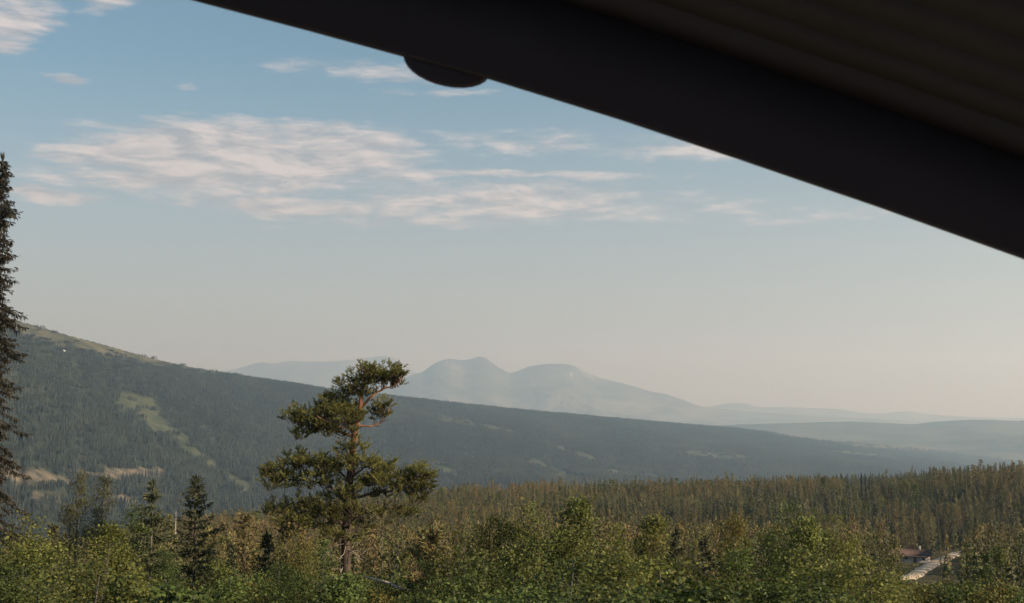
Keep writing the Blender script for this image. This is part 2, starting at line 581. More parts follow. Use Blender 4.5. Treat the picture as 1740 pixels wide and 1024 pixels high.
m, nb = new_mat('ground_cover')
geo = nb.n('ShaderNodeNewGeometry')
pos = geo.outputs['Position']
at_ = nb.n('ShaderNodeAttribute', attribute_name='cover')
sp_ = nb.n('ShaderNodeSeparateColor')
nb.t.links.new(at_.outputs['Color'], sp_.inputs[0])
n_f = nb.noise(pos, 0.9, 6, 0.65)
n_m = nb.noise(pos, 0.05, 6, 0.65)
n_l = nb.noise(pos, 0.0028, 7, 0.6)
base = nb.mix(nb.sm(n_f, 0.3, 0.7), (0.040, 0.040, 0.016, 1), (0.095, 0.078, 0.034, 1))
base = nb.mix(nb.sm(n_m, 0.42, 0.66), base, (0.075, 0.058, 0.028, 1))
ln = nb.n('ShaderNodeVectorMath', operation='LENGTH')
nb.t.links.new(pos, ln.inputs[0])
farf = nb.sm(ln.outputs['Value'], 900, 1400)
wood = nb.mix(nb.sm(n_m, 0.35, 0.7), (0.022, 0.030, 0.022, 1), (0.045, 0.050, 0.032, 1))
plain = nb.mix(nb.sm(n_l, 0.44, 0.6), (0.030, 0.042, 0.030, 1), (0.095, 0.085, 0.050, 1))
wood = nb.mix(nb.sm(ln.outputs['Value'], 7000, 8300), wood, plain)
base = nb.mix(farf, base, wood)
grn = nb.mix(nb.sm(n_m, 0.35, 0.65), (0.042, 0.056, 0.030, 1), (0.115, 0.118, 0.060, 1))
base = nb.mix(nb.m('MULTIPLY', sp_.outputs[0], 0.6), base, grn)
tan_ = nb.mix(nb.sm(n_m, 0.35, 0.65), (0.055, 0.052, 0.036, 1), (0.19, 0.155, 0.11, 1))
base = nb.mix(nb.m('MULTIPLY', sp_.outputs[1], 0.9), base, tan_)
hth = nb.mix(nb.sm(nb.noise(pos, 0.011, 7, 0.65), 0.4, 0.62), (0.050, 0.056, 0.034, 1), (0.135, 0.120, 0.072, 1))
base = nb.mix(sp_.outputs[2], base, hth)
pr = nb.n('ShaderNodeBsdfPrincipled')
nb.t.links.new(base, pr.inputs['Base Color'])
pr.inputs['Roughness'].default_value = 0.95
pr.inputs['Specular IOR Level'].default_value = 0.1
bp = nb.n('ShaderNodeBump')
bp.inputs['Strength'].default_value = 0.6
bp.inputs['Distance'].default_value = 2.5
nb.t.links.new(n_m, bp.inputs['Height'])
nb.t.links.new(bp.outputs[0], pr.inputs['Normal'])
out(nb, pr.outputs[0])
me.materials.append(m)
ground = mesh_obj('ground', me)
tag(ground, 'heath and forest floor falling away into the wooded valley', 'ground', kind='structure')

# ------------------------------------------------------------------ far mountains
M_MOUNT, nb = new_mat('bare_mountain')
geo = nb.n('ShaderNodeNewGeometry')
n1_ = nb.noise(geo.outputs['Position'], 0.0016, 8, 0.62)
n2_ = nb.noise(geo.outputs['Position'], 0.0006, 5, 0.55)
c_ = nb.mix(nb.sm(n1_, 0.38, 0.65), (0.035, 0.042, 0.035, 1), (0.16, 0.15, 0.12, 1))
c_ = nb.mix(nb.sm(n2_, 0.5, 0.65), c_, (0.045, 0.055, 0.045, 1))
pr = nb.n('ShaderNodeBsdfPrincipled')
nb.t.links.new(c_, pr.inputs['Base Color'])
pr.inputs['Roughness'].default_value = 0.95
out(nb, pr.outputs[0])


def mountain(name, prof, r0, depth_f, depth_b, foot, label, seed, rough=30):
    az = np.array([azel(x, y)[0] for x, y in prof])
    el = np.array([azel(x, y)[1] for x, y in prof])
    aa = np.linspace(az[0], az[-1], 620)
    H = np.interp(aa, az, el) * r0
    k = np.hanning(9)
    k /= k.sum()
    H = np.convolve(np.pad(H, 4, 'edge'), k, 'valid')
    ts = np.concatenate([np.linspace(-1, 0, 80), np.linspace(0, 1, 14)[1:]])
    AA, TT = np.meshgrid(aa, ts)
    HH = np.broadcast_to(H, AA.shape)
    RR = r0 + np.where(TT < 0, TT * depth_f, TT * depth_b)
    s = 1 - np.abs(TT)
    x, y = RR * np.sin(AA), RR * np.cos(AA)
    z = foot + (HH - foot) * np.where(TT < 0, 0.25 * s + 0.75 * s ** 1.8, s ** 1.2)
    rid = np.abs(fbm(x / 1100.0 + fbm(x / 2000.0, y / 2000.0, 2, seed + 2), y / 1500.0, 5, seed, 0.55) - 0.5) * 2.4
    z = z - rid * np.clip(1 - s, 0, 1) ** 0.7 * s * np.clip(HH - foot, 0, 900) * 0.55
    z = z + (fbm(x / 900.0, y / 900.0, 4, seed + 5) - 0.5) * rough * 2 * np.clip((1 - s) * 3, 0.12, 1)
    z = np.where(s < 0.02, foot - 20, z)
    n_a, n_t = len(aa), len(ts)
    ix = np.arange(n_a * n_t).reshape(n_t, n_a)
    q = np.stack([ix[:-1, :-1], ix[:-1, 1:], ix[1:, 1:], ix[1:, :-1]], -1).reshape(-1, 4)
    g = Geo()
    g.add(np.stack([x, y, z], -1).reshape(-1, 3), np.concatenate([q[:, [2, 1, 0]], q[:, [3, 2, 0]]]))
    o = g.obj(name, M_MOUNT, smooth=True)
    return tag(o, label, 'mountain', kind='structure')


mountain('mountain', [(560, 720), (600, 690), (660, 655), (700, 636), (718, 631), (735, 618), (750, 611), (765, 608), (785, 611), (800, 609),
                      (815, 604), (826, 607), (845, 622), (866, 633), (880, 629), (900, 621), (930, 617), (960, 617), (975, 620), (990, 629),
                      (1020, 641), (1050, 648), (1080, 656), (1105, 664), (1130, 668), (1160, 678), (1185, 688), (1220, 693), (1300, 700), (1420, 708), (1600, 716)],
         18500, 4300, 2600, -180, 'twin domed bare mountain rising hazy behind the lone pine', 3, 16)
mountain('mountain_range', [(-600, 640), (-200, 640), (200, 650), (330, 640), (400, 626), (430, 617), (447, 614), (465, 617), (490, 612), (530, 614), (570, 613), (610, 609), (640, 605), (655, 603),
                            (672, 607), (690, 622), (720, 640), (800, 670), (900, 690), (1050, 700)],
         23500, 3500, 2000, -160, 'long low mountain range fading left of the twin peaks', 8, 16)
mountain('far_hills', [(1050, 706), (1150, 700), (1190, 693), (1215, 688), (1245, 683), (1265, 684), (1290, 691), (1340, 690), (1400, 693), (1430, 694), (1460, 700), (1500, 701),
                       (1540, 697), (1580, 703), (1640, 707), (1700, 709), (1760, 708), (1900, 706), (2200, 700), (2600, 700)],
         24000, 4000, 1500, -160, 'faint far hills along the right horizon', 14, 10)

# ================================================================== tree builders (all at local origin, height in metres)
def spruce_geo(h, rw, seed, detail=1.0, droop=0.55, lo=0.04, clumpy=0.35, power=0.85, fine=1.0, per=2.9):
    rng = np.random.default_rng(seed)
    tr, cr = Geo(), Geo()
    zt = np.linspace(0, h, 9)
    bend = np.cumsum(rng.normal(0, 0.012 * h / 9, (9, 2)), 0)
    tp = np.column_stack([bend[:, 0], bend[:, 1], zt])
    tp[0, :2] = 0
    tr.tube(tp, np.linspace(0.011 * h + 0.03, 0.012, 9), 6, 0.4)
    step = 0.26 / detail
    z = lo * h
    ph = rng.random() * 6
    while z < h * 0.992:
        f = z / h
        n = int(rng.integers(4, 7))
        lump = 1 + clumpy * math.sin(z * per + ph) * (1 if f < 0.9 else 0.3)
        for k in range(n):
            az = rng.random() * 2 * math.pi
            prof = (1 - f) ** power * min(1, 0.55 + f * 3.2)
            L = max(0.12, rw * prof * lump * rng.uniform(0.55, 1.2))
            out_ = np.array([math.cos(az), math.sin(az), 0])
            o = np.array([np.interp(z, zt, tp[:, 0]), np.interp(z, zt, tp[:, 1]), z])
            dz0 = rng.uniform(-0.1, 0.25) + 0.5 * f
            m_ = max(3, int(L / 0.16 * detail / fine) + 2)
            t = np.linspace(0.08, 1, m_)
            c = o + out_ * (L * t)[:, None]
            c[:, 2] += L * (dz0 * t - droop * t ** 1.3 + 0.28 * t ** 3)
            if detail >= 0.9:
                tr.tube(np.vstack([o, c[m_ // 2], c[-1]]), [0.012 + 0.008 * L, 0.010, 0.005], 3, 0.3, False)
            tang = np.gradient(c, axis=0)
            base_t = 0.2 + 0.6 * rng.random()
            for side in (-1, 0, 1):
                lat = np.cross(out_, [0, 0, 1]) * side
                d = tang / (np.linalg.norm(tang, axis=1, keepdims=True) + 1e-9) * 0.75 + lat * rng.uniform(0.5, 1.0, (m_, 1))
                d[:, 2] += rng.uniform(-0.75, 0.1, m_) - (0.0 if side else 0.25)
                cr.blades(c + rng.normal(0, 0.03, c.shape), d, rng.uniform(0.2, 0.42, m_) * (0.75 + 0.25 * L) / math.sqrt(detail) * fine ** 0.6,
                          rng.uniform(0.08, 0.15, m_) / detail ** 0.7 * fine, rng, np.clip(base_t + rng.normal(0, 0.2, m_) + 0.25 * (t - 0.5), 0, 1), 0.45)
            if detail >= 0.9:     # hanging sprays
                hm = max(2, m_ // 2 * 2)
                tt = rng.uniform(0.25, 1, hm)
                hc = np.column_stack([np.interp(tt, t, c[:, i]) for i in range(3)])
                hd = np.column_stack([rng.normal(0, 0.25, hm), rng.normal(0, 0.25, hm), -np.ones(hm)])
                cr.blades(hc, hd, rng.uniform(0.18, 0.45, hm) * fine ** 0.4, rng.uniform(0.06, 0.11, hm) * fine, rng, np.clip(base_t - 0.15 + rng.normal(0, 0.15, hm), 0, 1), 0.4)
        z += step * rng.uniform(0.7, 1.3) * (1.0 if f < 0.85 else 0.6)
    cr.blades(np.array([[tp[-1, 0], tp[-1, 1], h - 0.3]] * 5), rng.normal(0, 0.18, (5, 3)) + [0, 0, 1], 0.5, 0.09, rng)
    return tr, cr


def forest_conifer(h, rw, seed, kind):
    """middle-distance tree: a trunk and a crown of some hundred sprays"""
    rng = np.random.default_rng(seed)
    tr, cr = Geo(), Geo()
    lean = rng.normal(0, 0.015 * h, 2)
    tr.tube([[0, 0, -0.5], [lean[0] * .4, lean[1] * .4, h * 0.5], [lean[0], lean[1], h * 0.97]], [0.014 * h, 0.009 * h, 0.015], 5, 0.5)
    if kind == 'spruce':
        nlev = 15
        for i in range(nlev):
            f = 0.06 + 0.92 * i / nlev + rng.normal(0, 0.01)
            L = rw * (1 - f) ** 0.8 * min(1, 0.5 + 2.4 * f) * rng.uniform(0.75, 1.25) + 0.10
            n = 7 if f < 0.75 else 5
            a = rng.random(n) * 2 * math.pi
            d = np.column_stack([np.cos(a), np.sin(a), rng.uniform(-0.75, 0.05, n)])
            o = np.column_stack([np.full(n, lean[0] * f), np.full(n, lean[1] * f), np.full(n, f * h) + rng.normal(0, 0.12, n)])
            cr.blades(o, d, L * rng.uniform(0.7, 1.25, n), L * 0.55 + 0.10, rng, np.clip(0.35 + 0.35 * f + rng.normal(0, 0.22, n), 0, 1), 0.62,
                      np.tile([0, 0, 1.0], (n, 1)) + rng.normal(0, 0.45, (n, 3)))
            d2 = d * [0.6, 0.6, 0] + [0, 0, -0.7]
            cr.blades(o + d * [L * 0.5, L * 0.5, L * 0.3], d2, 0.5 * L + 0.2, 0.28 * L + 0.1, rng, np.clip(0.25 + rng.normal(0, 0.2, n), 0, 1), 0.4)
        cr.blades(np.array([[lean[0], lean[1], h * 0.93]] * 4), rng.normal(0, 0.12, (4, 3)) + [0, 0, 1], h * 0.075, 0.13, rng, 0.6)
    else:
        nm = 34
        for i in range(nm):
            f = 0.12 + 0.85 * (i + rng.random()) / nm
            w = rw * (1 - f) ** 0.55 * min(1, 0.35 + 2.2 * f)
            a = rng.random() * 6.283
            rr_ = w * rng.uniform(0.1, 0.85)
            c0 = np.array([lean[0] * f + math.cos(a) * rr_, lean[1] * f + math.sin(a) * rr_, f * h])
            if rr_ > 0.4:
                tr.tube([[lean[0] * f, lean[1] * f, f * h - 0.35 * rr_], c0], [0.03, 0.012], 3, 0.6, False)
            n = 11
            p = c0 + rng.normal(0, 1, (n, 3)) * [0.10 + 0.2 * w, 0.10 + 0.2 * w, 0.17]
            d = rng.normal(0, 0.45, (n, 3)) + [math.cos(a) * .35, math.sin(a) * .35, 0.8]
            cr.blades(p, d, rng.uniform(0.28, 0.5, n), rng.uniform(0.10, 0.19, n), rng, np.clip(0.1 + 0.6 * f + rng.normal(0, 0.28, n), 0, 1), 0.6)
        cr.blades(np.array([[lean[0], lean[1], h * 0.94]] * 5), rng.normal(0, 0.15, (5, 3)) + [0, 0, 1], h * 0.07, 0.15, rng, 0.7)
    return tr, cr


def far_clump(size, n, hmin, hmax, seed):
    rng = np.random.default_rng(seed)
    g = Geo()
    for i in range(n):
        x, y = (rng.random(2) - 0.5) * size
        h = rng.uniform(hmin, hmax)
        w = h * rng.uniform(0.10, 0.16)
        t = rng.random()
        k = 6
        for (z0, z1, ww) in ((0.02, 0.62, 1.0), (0.32, 0.84, 0.74), (0.6, 1.03, 0.46)):
            a = np.linspace(0, 2 * math.pi, k, endpoint=False) + rng.random() * 2
            rj = w * ww * rng.uniform(0.7, 1.25, k)
            ring = np.column_stack([x + np.cos(a) * rj, y + np.sin(a) * rj, h * z0 + rng.normal(0, 0.05 * h, k)])
            v = np.vstack([ring, [x, y, h * z1]])
            j = np.arange(k)
            g.add(v, np.column_stack([j, (j + 1) % k, np.full(k, k)]), float(np.clip(t + (z0 - 0.3) * 0.3, 0, 1)))
    return g


def birch_geo(h, wid, seed, nleaf=5200, stems=3, lo=0.18, leaf=0.075, airy=0.0):
    rng = np.random.default_rng(seed)
    tr, cr = Geo(), Geo()
    tips = []
    for s in range(stems):
        a = s / stems * 6.283 + rng.random() * 1.5
        sp = wid * rng.uniform(0.15, 0.42) if stems > 1 else 0.08
        top = np.array([math.cos(a) * sp, math.sin(a) * sp, h * (1.0 if s == 0 else rng.uniform(0.74, 0.97))])
        t = np.linspace(0, 1, 7)
        wob = np.cumsum(rng.normal(0, 0.035, (7, 2)), 0)
        path = np.column_stack([top[0] * t ** 0.8 + wob[:, 0], top[1] * t ** 0.8 + wob[:, 1], top[2] * t])
        path[0, :2] = rng.normal(0, 0.05, 2)
        tr.tube(path, np.linspace(0.011 * h + 0.014, 0.009, 7), 5, 0.5)
        nb_ = int(12 + 3 * h)
        for k in range(nb_):
            f = rng.uniform(lo, 0.97)
            o = np.array([np.interp(f, t, path[:, i]) for i in range(3)])
            az = rng.random() * 6.283
            env = math.sin(min(1, (f - lo * 0.6) / (0.42 - lo * 0.6)) * math.pi / 2) * (1 - max(0, f - 0.42) / 0.6) ** 0.75
            L = wid * 0.95 * env * rng.uniform(0.45, 1.1) + 0.15
            e = o + np.array([math.cos(az) * L, math.sin(az) * L, L * rng.uniform(0.35, 1.0)])
            e[2] = min(e[2], h * rng.uniform(0.95, 1.05))
            mid = (o + e) / 2 + [0, 0, -0.06 * L]
            tr.tube([o, mid, e], [0.004 + 0.004 * L, 0.005, 0.003], 3, 0.3, False)
            for q_ in (0.5, 0.75, 1.0):
                tips.append((o + (e - o) * q_, 0.10 + 0.16 * L * (1.2 - 0.4 * q_)))
        for zt in np.linspace(0.8, 1.0, 4):
            tips.append((np.array([np.interp(zt, t, path[:, i]) for i in range(3)]), 0.10))
    tips = [tp for tp in tips if rng.random() > airy]
    per = max(6, int(nleaf / len(tips)))
    for c, sg in tips:
        n = int(per * rng.uniform(0.5, 1.5))
        p = c + rng.normal(0, 1, (n, 3)) * [sg, sg, sg * 0.85]
        d = rng.normal(0, 0.8, (n, 3)) + [0, 0, -0.15]
        side = rng.normal(0, 0.55, (n, 3)) + [0.25, -0.25, 0.8]
        lt = np.clip(rng.normal(0.42, 0.17) + rng.normal(0, 0.2, n), 0, 1)
        s2 = np.cross(d, side)
        cr.blades(p, d, leaf * rng.uniform(0.7, 1.35, n), leaf * rng.uniform(0.6, 0.95, n), rng, lt, 0.45, np.cross(s2, d))
    return tr, cr


# ================================================================== the lone pine
def build_pine():
    D = 57.0
    u = D / F
    bx, by, bz = P(590, 1020, D)
    gz = float(ground_z(bx, D))
    root = empty('pine_tree', (bx, D, gz))
    tag(root, 'lone tall old pine with flat-topped layered crown and orange upper trunk', 'tree')
    rng = np.random.default_rng(41)

    def L(x, y, dep=0.0):
        p = P(x, y, D)
        return np.array([p[0] - bx, dep, p[2] - gz])

    def path(pts):
        p = np.array([L(*q) for q in pts])
        t = np.linspace(0, 1, len(p))
        tt = np.linspace(0, 1, (len(p) - 1) * 4 + 1)
        o = np.column_stack([np.interp(tt, t, p[:, i]) for i in range(3)])
        for _ in range(2):
            o[1:-1] = (o[:-2] + 2 * o[1:-1] + o[2:]) / 4
        return o + np.vstack([[0, 0, 0], rng.normal(0, 0.018, (len(o) - 2, 3)), [0, 0, 0]])

    lo_p = path([(592, 1060), (589, 1000), (587, 950), (588, 900), (592, 850), (596, 800)])
    hi_p = path([(596, 800), (598, 765), (603, 735), (611, 700), (615, 672), (617, 645), (622, 625)])
    g = Geo()
    g.tube(lo_p, np.linspace(0.27, 0.185, len(lo_p)), 10)
    t0 = g.obj('trunk', M_PINEBARK_LO, root, True)
    tag(t0, 'grey lower trunk')
    g = Geo()
    g.tube(hi_p, np.linspace(0.187, 0.05, len(hi_p)), 9)
    tag(g.obj('upper_trunk', M_PINEBARK, root, True), 'orange flaking upper trunk')

    limbs_hi = [
        ([(602, 742), (585, 735), (560, 728), (520, 722), (495, 712)], 0.085, 0.0),
        ([(600, 735), (588, 715), (575, 700), (560, 690)], 0.07, 0.7),
        ([(604, 728), (570, 722), (545, 705)], 0.06, -0.9),
        ([(611, 722), (628, 724), (645, 718), (655, 705), (662, 690)], 0.05, 0.1),
        ([(614, 690), (632, 672), (650, 660), (675, 652), (690, 630)], 0.075, 0.0),
        ([(616, 672), (600, 655), (592, 640)], 0.05, -0.3),
        ([(617, 655), (638, 640), (660, 632), (672, 620)], 0.045, 0.6),
        ([(617, 650), (612, 632), (608, 620)], 0.04, -0.5),
    ]
    limbs_lo = [
        ([(593, 860), (575, 840), (562, 825), (530, 815), (490, 815), (455, 800)], 0.10, 0.0),
        ([(592, 855), (612, 842), (640, 835), (680, 832), (712, 822), (733, 800)], 0.095, 0.0),
        ([(594, 822), (580, 805), (560, 790), (520, 785)], 0.07, 0.9),
        ([(595, 815), (615, 795), (640, 785)], 0.06, -0.9),
        ([(595, 830), (620, 815), (655, 812), (695, 808)], 0.06, 0.8),
        ([(590, 885), (560, 870), (525, 862), (480, 865)], 0.08, 0.2),
        ([(590, 890), (560, 885), (530, 890), (500, 905)], 0.06, -0.8),
        ([(590, 880), (620, 865), (650, 862), (690, 868)], 0.06, 0.5),
        ([(590, 900), (600, 880), (620, 872)], 0.05, -1.0),
    ]
    allp = []
    for lst, mat in ((limbs_hi, M_PINEBARK), (limbs_lo, M_PINEBARK_LO)):
        for pts, r, dep in lst:
            n = len(pts)
            pp = path([(x, y, dep * i / (n - 1) * 1.3) for i, (x, y) in enumerate(pts)])
            g = Geo()
            g.tube(pp, np.linspace(r, 0.018, len(pp)), 6)
            g.obj('limb', mat, root, True)
            allp.append(pp)
    # bare dead branches
    for pts, r, dep in [([(592, 915), (612, 905), (640, 902), (665, 912), (690, 932)], 0.055, -0.6),
                        ([(587, 922), (570, 925), (556, 935), (548, 950)], 0.032, -0.4),
                        ([(588, 925), (586, 940), (578, 946)], 0.022, -0.5),
                        ([(590, 930), (605, 938), (618, 948)], 0.03, -0.4),
                        ([(598, 935), (620, 934), (628, 930)], 0.02, -0.3),
                        ([(585, 958), (580, 968), (588, 982)], 0.022, -0.4),
                        ([(604, 862), (622, 858), (640, 872), (648, 878)], 0.025, -0.7)]:
        n = len(pts)
        pp = path([(x, y, dep * (0.3 + i / (n - 1))) for i, (x, y) in enumerate(pts)])
        g = Geo()
        g.tube(pp, np.linspace(r, 0.012, len(pp)), 5)
        for k in range(3):
            i = int(rng.integers(len(pp) // 3, len(pp) - 1))
            e = pp[i] + rng.normal(0, 0.22, 3)
            g.tube([pp[i], (pp[i] + e) / 2 + rng.normal(0, 0.03, 3), e], [0.012, 0.009, 0.005], 4)
        g.obj('dead_branch', M_DEAD if r < 0.05 else M_PINEBARK_LO, root, True)

    # foliage masses: column, row, half width, half height, depth offset, half depth (m), shoots, flat bottom
    masses = [
        (622, 632, 26, 16, 0.0, 0.8, 150), (600, 648, 22, 15, -0.2, 0.7, 110), (645, 636, 30, 17, 0.1, 0.9, 180), (675, 632, 19, 16, 0.0, 0.6, 120),
        (662, 645, 26, 9, 0.3, 0.6, 70), (590, 662, 15, 10, 0.3, 0.5, 60), (655, 690, 16, 13, 0.0, 0.5, 80), (640, 702, 16, 7, 0.2, 0.4, 40),
        (565, 690, 34, 16, 0.1, 0.9, 220), (535, 703, 36, 17, 0.0, 0.9, 220), (505, 712, 24, 13, 0.0, 0.7, 110), (585, 708, 30, 20, -0.3, 0.9, 200),
        (560, 724, 48, 12, -0.2, 0.9, 190), (600, 695, 18, 22, 0.4, 0.6, 110), (515, 738, 22, 9, -0.2, 0.5, 50), (600, 752, 22, 9, -0.4, 0.5, 60),
        (470, 797, 24, 12, 0.0, 0.7, 130), (500, 785, 26, 14, 0.2, 0.8, 150), (485, 815, 30, 13, -0.3, 0.8, 130), (535, 790, 30, 15, 0.3, 0.9, 180),
        (565, 788, 28, 13, -0.2, 0.8, 160), (545, 812, 34, 12, -0.5, 0.8, 130), (618, 788, 30, 12, -0.4, 0.9, 160), (645, 796, 26, 10, 0.2, 0.8, 120),
        (690, 805, 18, 12, 0.2, 0.6, 110), (722, 806, 17, 15, 0.0, 0.6, 130), (700, 822, 32, 12, -0.1, 0.8, 170), (655, 816, 32, 11, -0.3, 0.8, 140),
        (620, 815, 30, 11, 0.4, 0.8, 110), (725, 830, 12, 8, 0.0, 0.4, 50), (665, 835, 30, 7, 0.5, 0.6, 60),
        (480, 862, 28, 13, 0.1, 0.8, 120), (515, 855, 32, 14, 0.3, 0.9, 150), (550, 862, 30, 14, -0.2, 0.9, 140), (500, 885, 28, 17, -0.4, 0.8, 130),
        (540, 885, 30, 13, -0.6, 0.8, 110), (585, 872, 28, 11, -0.8, 0.8, 100), (615, 868, 26, 9, -0.5, 0.8, 80), (655, 868, 32, 8, 0.2, 0.7, 90),
        (690, 872, 20, 7, 0.5, 0.5, 50), (570, 840, 26, 8, 0.8, 0.7, 70), (625, 888, 30, 7, 0.5, 0.7, 60), (485, 905, 14, 12, -0.4, 0.5, 50),
    ]
    masses += [(588, 848, 22, 12, -0.9, 0.6, 80), (600, 832, 24, 9, -0.8, 0.6, 80), (572, 905, 22, 9, -0.9, 0.6, 60), (606, 905, 20, 8, -0.9, 0.5, 40),
               (588, 770, 14, 8, -0.5, 0.4, 40), (625, 668, 16, 8, -0.4, 0.4, 40), (575, 672, 20, 9, 0.0, 0.5, 60), (700, 845, 22, 6, 0.4, 0.5, 40)]
    limb_pts = np.vstack(allp + [lo_p[8:], hi_p])
    tw = Geo()
    cr = Geo()
    for (x, y, hw, hh, dep, hd, ns) in masses:
        hw, hh = hw * 1.06, hh * 1.22
        c = L(x, y, dep)
        nk = max(4, int(ns / 6.5))
        q_ = rng.normal(size=(nk, 3))
        q_ /= np.linalg.norm(q_, axis=1, keepdims=True)
        q_ *= rng.random((nk, 1)) ** 0.40
        kn = c + q_ * np.array([hw * u, hd, hh * u]) + rng.normal(0, 0.05, (nk, 3)) - [0, 0, 0.12]
        for k, qk in zip(kn, q_):
            d2 = np.linalg.norm(limb_pts - k - [0, 0, -0.35], axis=1)
            s = limb_pts[np.argmin(d2)]
            mid = (s + k) / 2 + rng.normal(0, 0.07, 3) - [0, 0, 0.10]
            tw.tube([s, mid, k], [0.020, 0.014, 0.009], 4, 0.4, False)
            m2 = int(rng.integers(5, 10))
            d = np.column_stack([qk[0] * 0.5 + rng.normal(0, 0.55, m2), qk[1] * 0.5 + rng.normal(0, 0.55, m2), rng.uniform(0.2, 1.1, m2)])
            d /= np.linalg.norm(d, axis=1, keepdims=True)
            st = k + d * rng.uniform(0.02, 0.20, (m2, 1))
            Ls = rng.uniform(0.16, 0.42, m2)
            for a_, b_ in zip(st, d * Ls[:, None]):
                tw.tube([k, a_, a_ + b_ * 0.8], [0.008, 0.006, 0.004], 3, 0.4, False)
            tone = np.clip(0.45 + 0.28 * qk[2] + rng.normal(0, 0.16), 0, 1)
            nn = 34
            dd = np.repeat(d, nn, 0)
            n_ = m2 * nn
            base = np.repeat(st, nn, 0) + dd * (np.repeat(Ls, nn) * rng.random(n_))[:, None]
            nd = dd * rng.uniform(0.7, 1.1, (n_, 1)) + rng.normal(0, 0.42, (n_, 3))
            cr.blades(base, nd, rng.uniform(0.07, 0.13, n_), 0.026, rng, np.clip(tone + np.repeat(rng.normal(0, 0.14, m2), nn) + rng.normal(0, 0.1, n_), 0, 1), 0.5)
    tw.obj('twigs', M_PINEBARK_LO, root)
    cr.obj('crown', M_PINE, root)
    return root


build_pine()

# ================================================================== tall spruce at the left edge
PROT = {}


def place_tree(name, me_pair, loc, rot, scl, label, cat='tree', group=None):
    r = empty(name, loc)
    r.rotation_euler = (0, 0, rot)
    r.scale = scl if hasattr(scl, '__len__') else (scl, scl, scl)
    tag(r, label, cat, group)
    mesh_obj('trunk', me_pair[0], r)
    mesh_obj('crown', me_pair[1], r)
    return r


def meshes(key, tc_, mt, mc):
    t, c = tc_
    PROT[key] = (t.mesh('trunk', mt), c.mesh('crown', mc))
    return PROT[key]


def by_top(x, ytop, D):
    """ground point under a tree whose top shows at (x, ytop) at distance D, and its height"""
    p = P(x, ytop, D)
    g = float(ground_z(p[0], D))
    return (p[0], D, g - 0.1), p[2] - g + 0.1


loc, hh = by_top(6, 266, 45)
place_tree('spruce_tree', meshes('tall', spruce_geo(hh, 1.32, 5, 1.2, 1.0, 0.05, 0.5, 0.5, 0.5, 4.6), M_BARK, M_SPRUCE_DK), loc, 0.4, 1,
           'tall dark spruce cut off by the left edge of the picture')

loc, hh = by_top(334, 808, 58)
place_tree('spruce_tree', meshes('sp_b', spruce_geo(hh, 2.05, 15, 1.0, 0.45, 0.06, 0.2, 0.72, 0.6), M_BARK, M_SPRUCE), loc, 0, 1,
           'dark pointed spruce standing just left of the lone pine, taller of two')
loc, hh = by_top(259, 818, 54)
place_tree('spruce_tree', meshes('sp_c', spruce_geo(hh, 1.75, 25, 1.0, 0.45, 0.06, 0.2, 0.72, 0.6), M_BARK, M_SPRUCE), loc, 0, 1,
           'narrow spruce whose tip rises out of a green birch')
loc, hh = by_top(418, 872, 92)
place_tree('pine_tree', meshes('sp_d', spruce_geo(hh, 1.9, 35, 0.8, 0.25, 0.15, 0.15, 0.5), M_PINEBARK, M_FPINE), loc, 0, 1,
           'brownish young pine between the pointed spruce and the lone pine')
loc, hh = by_top(735, 900, 52)
place_tree('pine_tree', meshes('sp_e', spruce_geo(hh, 1.5, 45, 1.0, 0.15, 0.15, 0.15, 0.45), M_PINEBARK, M_FPINE), loc, 0, 1,
           'small bushy brown-green pine right of the lone pine')

for i, (x, yt, D, lab) in enumerate([(1658, 915, 165, 'brown pine rising right of the gravel road, leftmost of three'), (1694, 925, 150, 'brown pine rising right of the gravel road, middle of three'),
                                     (1728, 908, 170, 'brown pine at the right edge of the picture, rightmost of three'), (1600, 988, 118, 'short brown pine at the bottom edge under the gravel road'),
                                     (1655, 978, 112, 'bushy brown pine in the bottom right corner area, left one'), (1712, 985, 105, 'bushy brown pine in the bottom right corner')]):
    loc, hh = by_top(x, yt, D)
    place_tree('pine_tree', meshes('rp%d' % i, spruce_geo(hh, 1.7, 900 + i, 0.9, 0.12, 0.12, 0.15, 0.5, 0.8), M_PINEBARK, M_FPINE), loc, i * 1.1, 1, lab)

for i, (x, yt, D, w, lab) in enumerate([(1148, 898, 72, 1.3, 'small dark spruce poking up between the two birch thickets, left of a pair'), (1196, 912, 66, 1.2, 'small dark spruce between the two birch thickets, right of a pair'),
                                        (1400, 905, 62, 1.2, 'small dark spruce right of the dense dark birch'), (92, 893, 50, 1.0, 'small spruce just right of the tall dark spruce'),
                                        (452, 905, 60, 1.1, 'small spruce left of the lone pine under its boughs')]):
    loc, hh = by_top(x, yt, D)
    place_tree('spruce_tree', meshes('ss%d' % i, spruce_geo(hh, w, 950 + i, 0.95, 0.4, 0.05, 0.15, 0.75, 0.7), M_BARK, M_SPRUCE), loc, i * 1.3, 1, lab)

# two slender aspens in front of the clear-cuts
for i, (x, yt, D, w) in enumerate([(128, 800, 62, 1.0), (172, 806, 64, 0.85)]):
    loc, hh = by_top(x, yt, D)
    pr_ = meshes('asp%d' % i, birch_geo(hh, w, 60 + i, 4200, 2, 0.50, 0.085, 0.3), M_BARK, M_ASPEN)
    place_tree('aspen_tree', pr_, loc, 0.5 * i, 1, ['slender bare-stemmed aspen beside the tall dark spruce, left of a pair',
                                                    'slender bare-stemmed aspen near the clear-cut, right of a pair'][i])

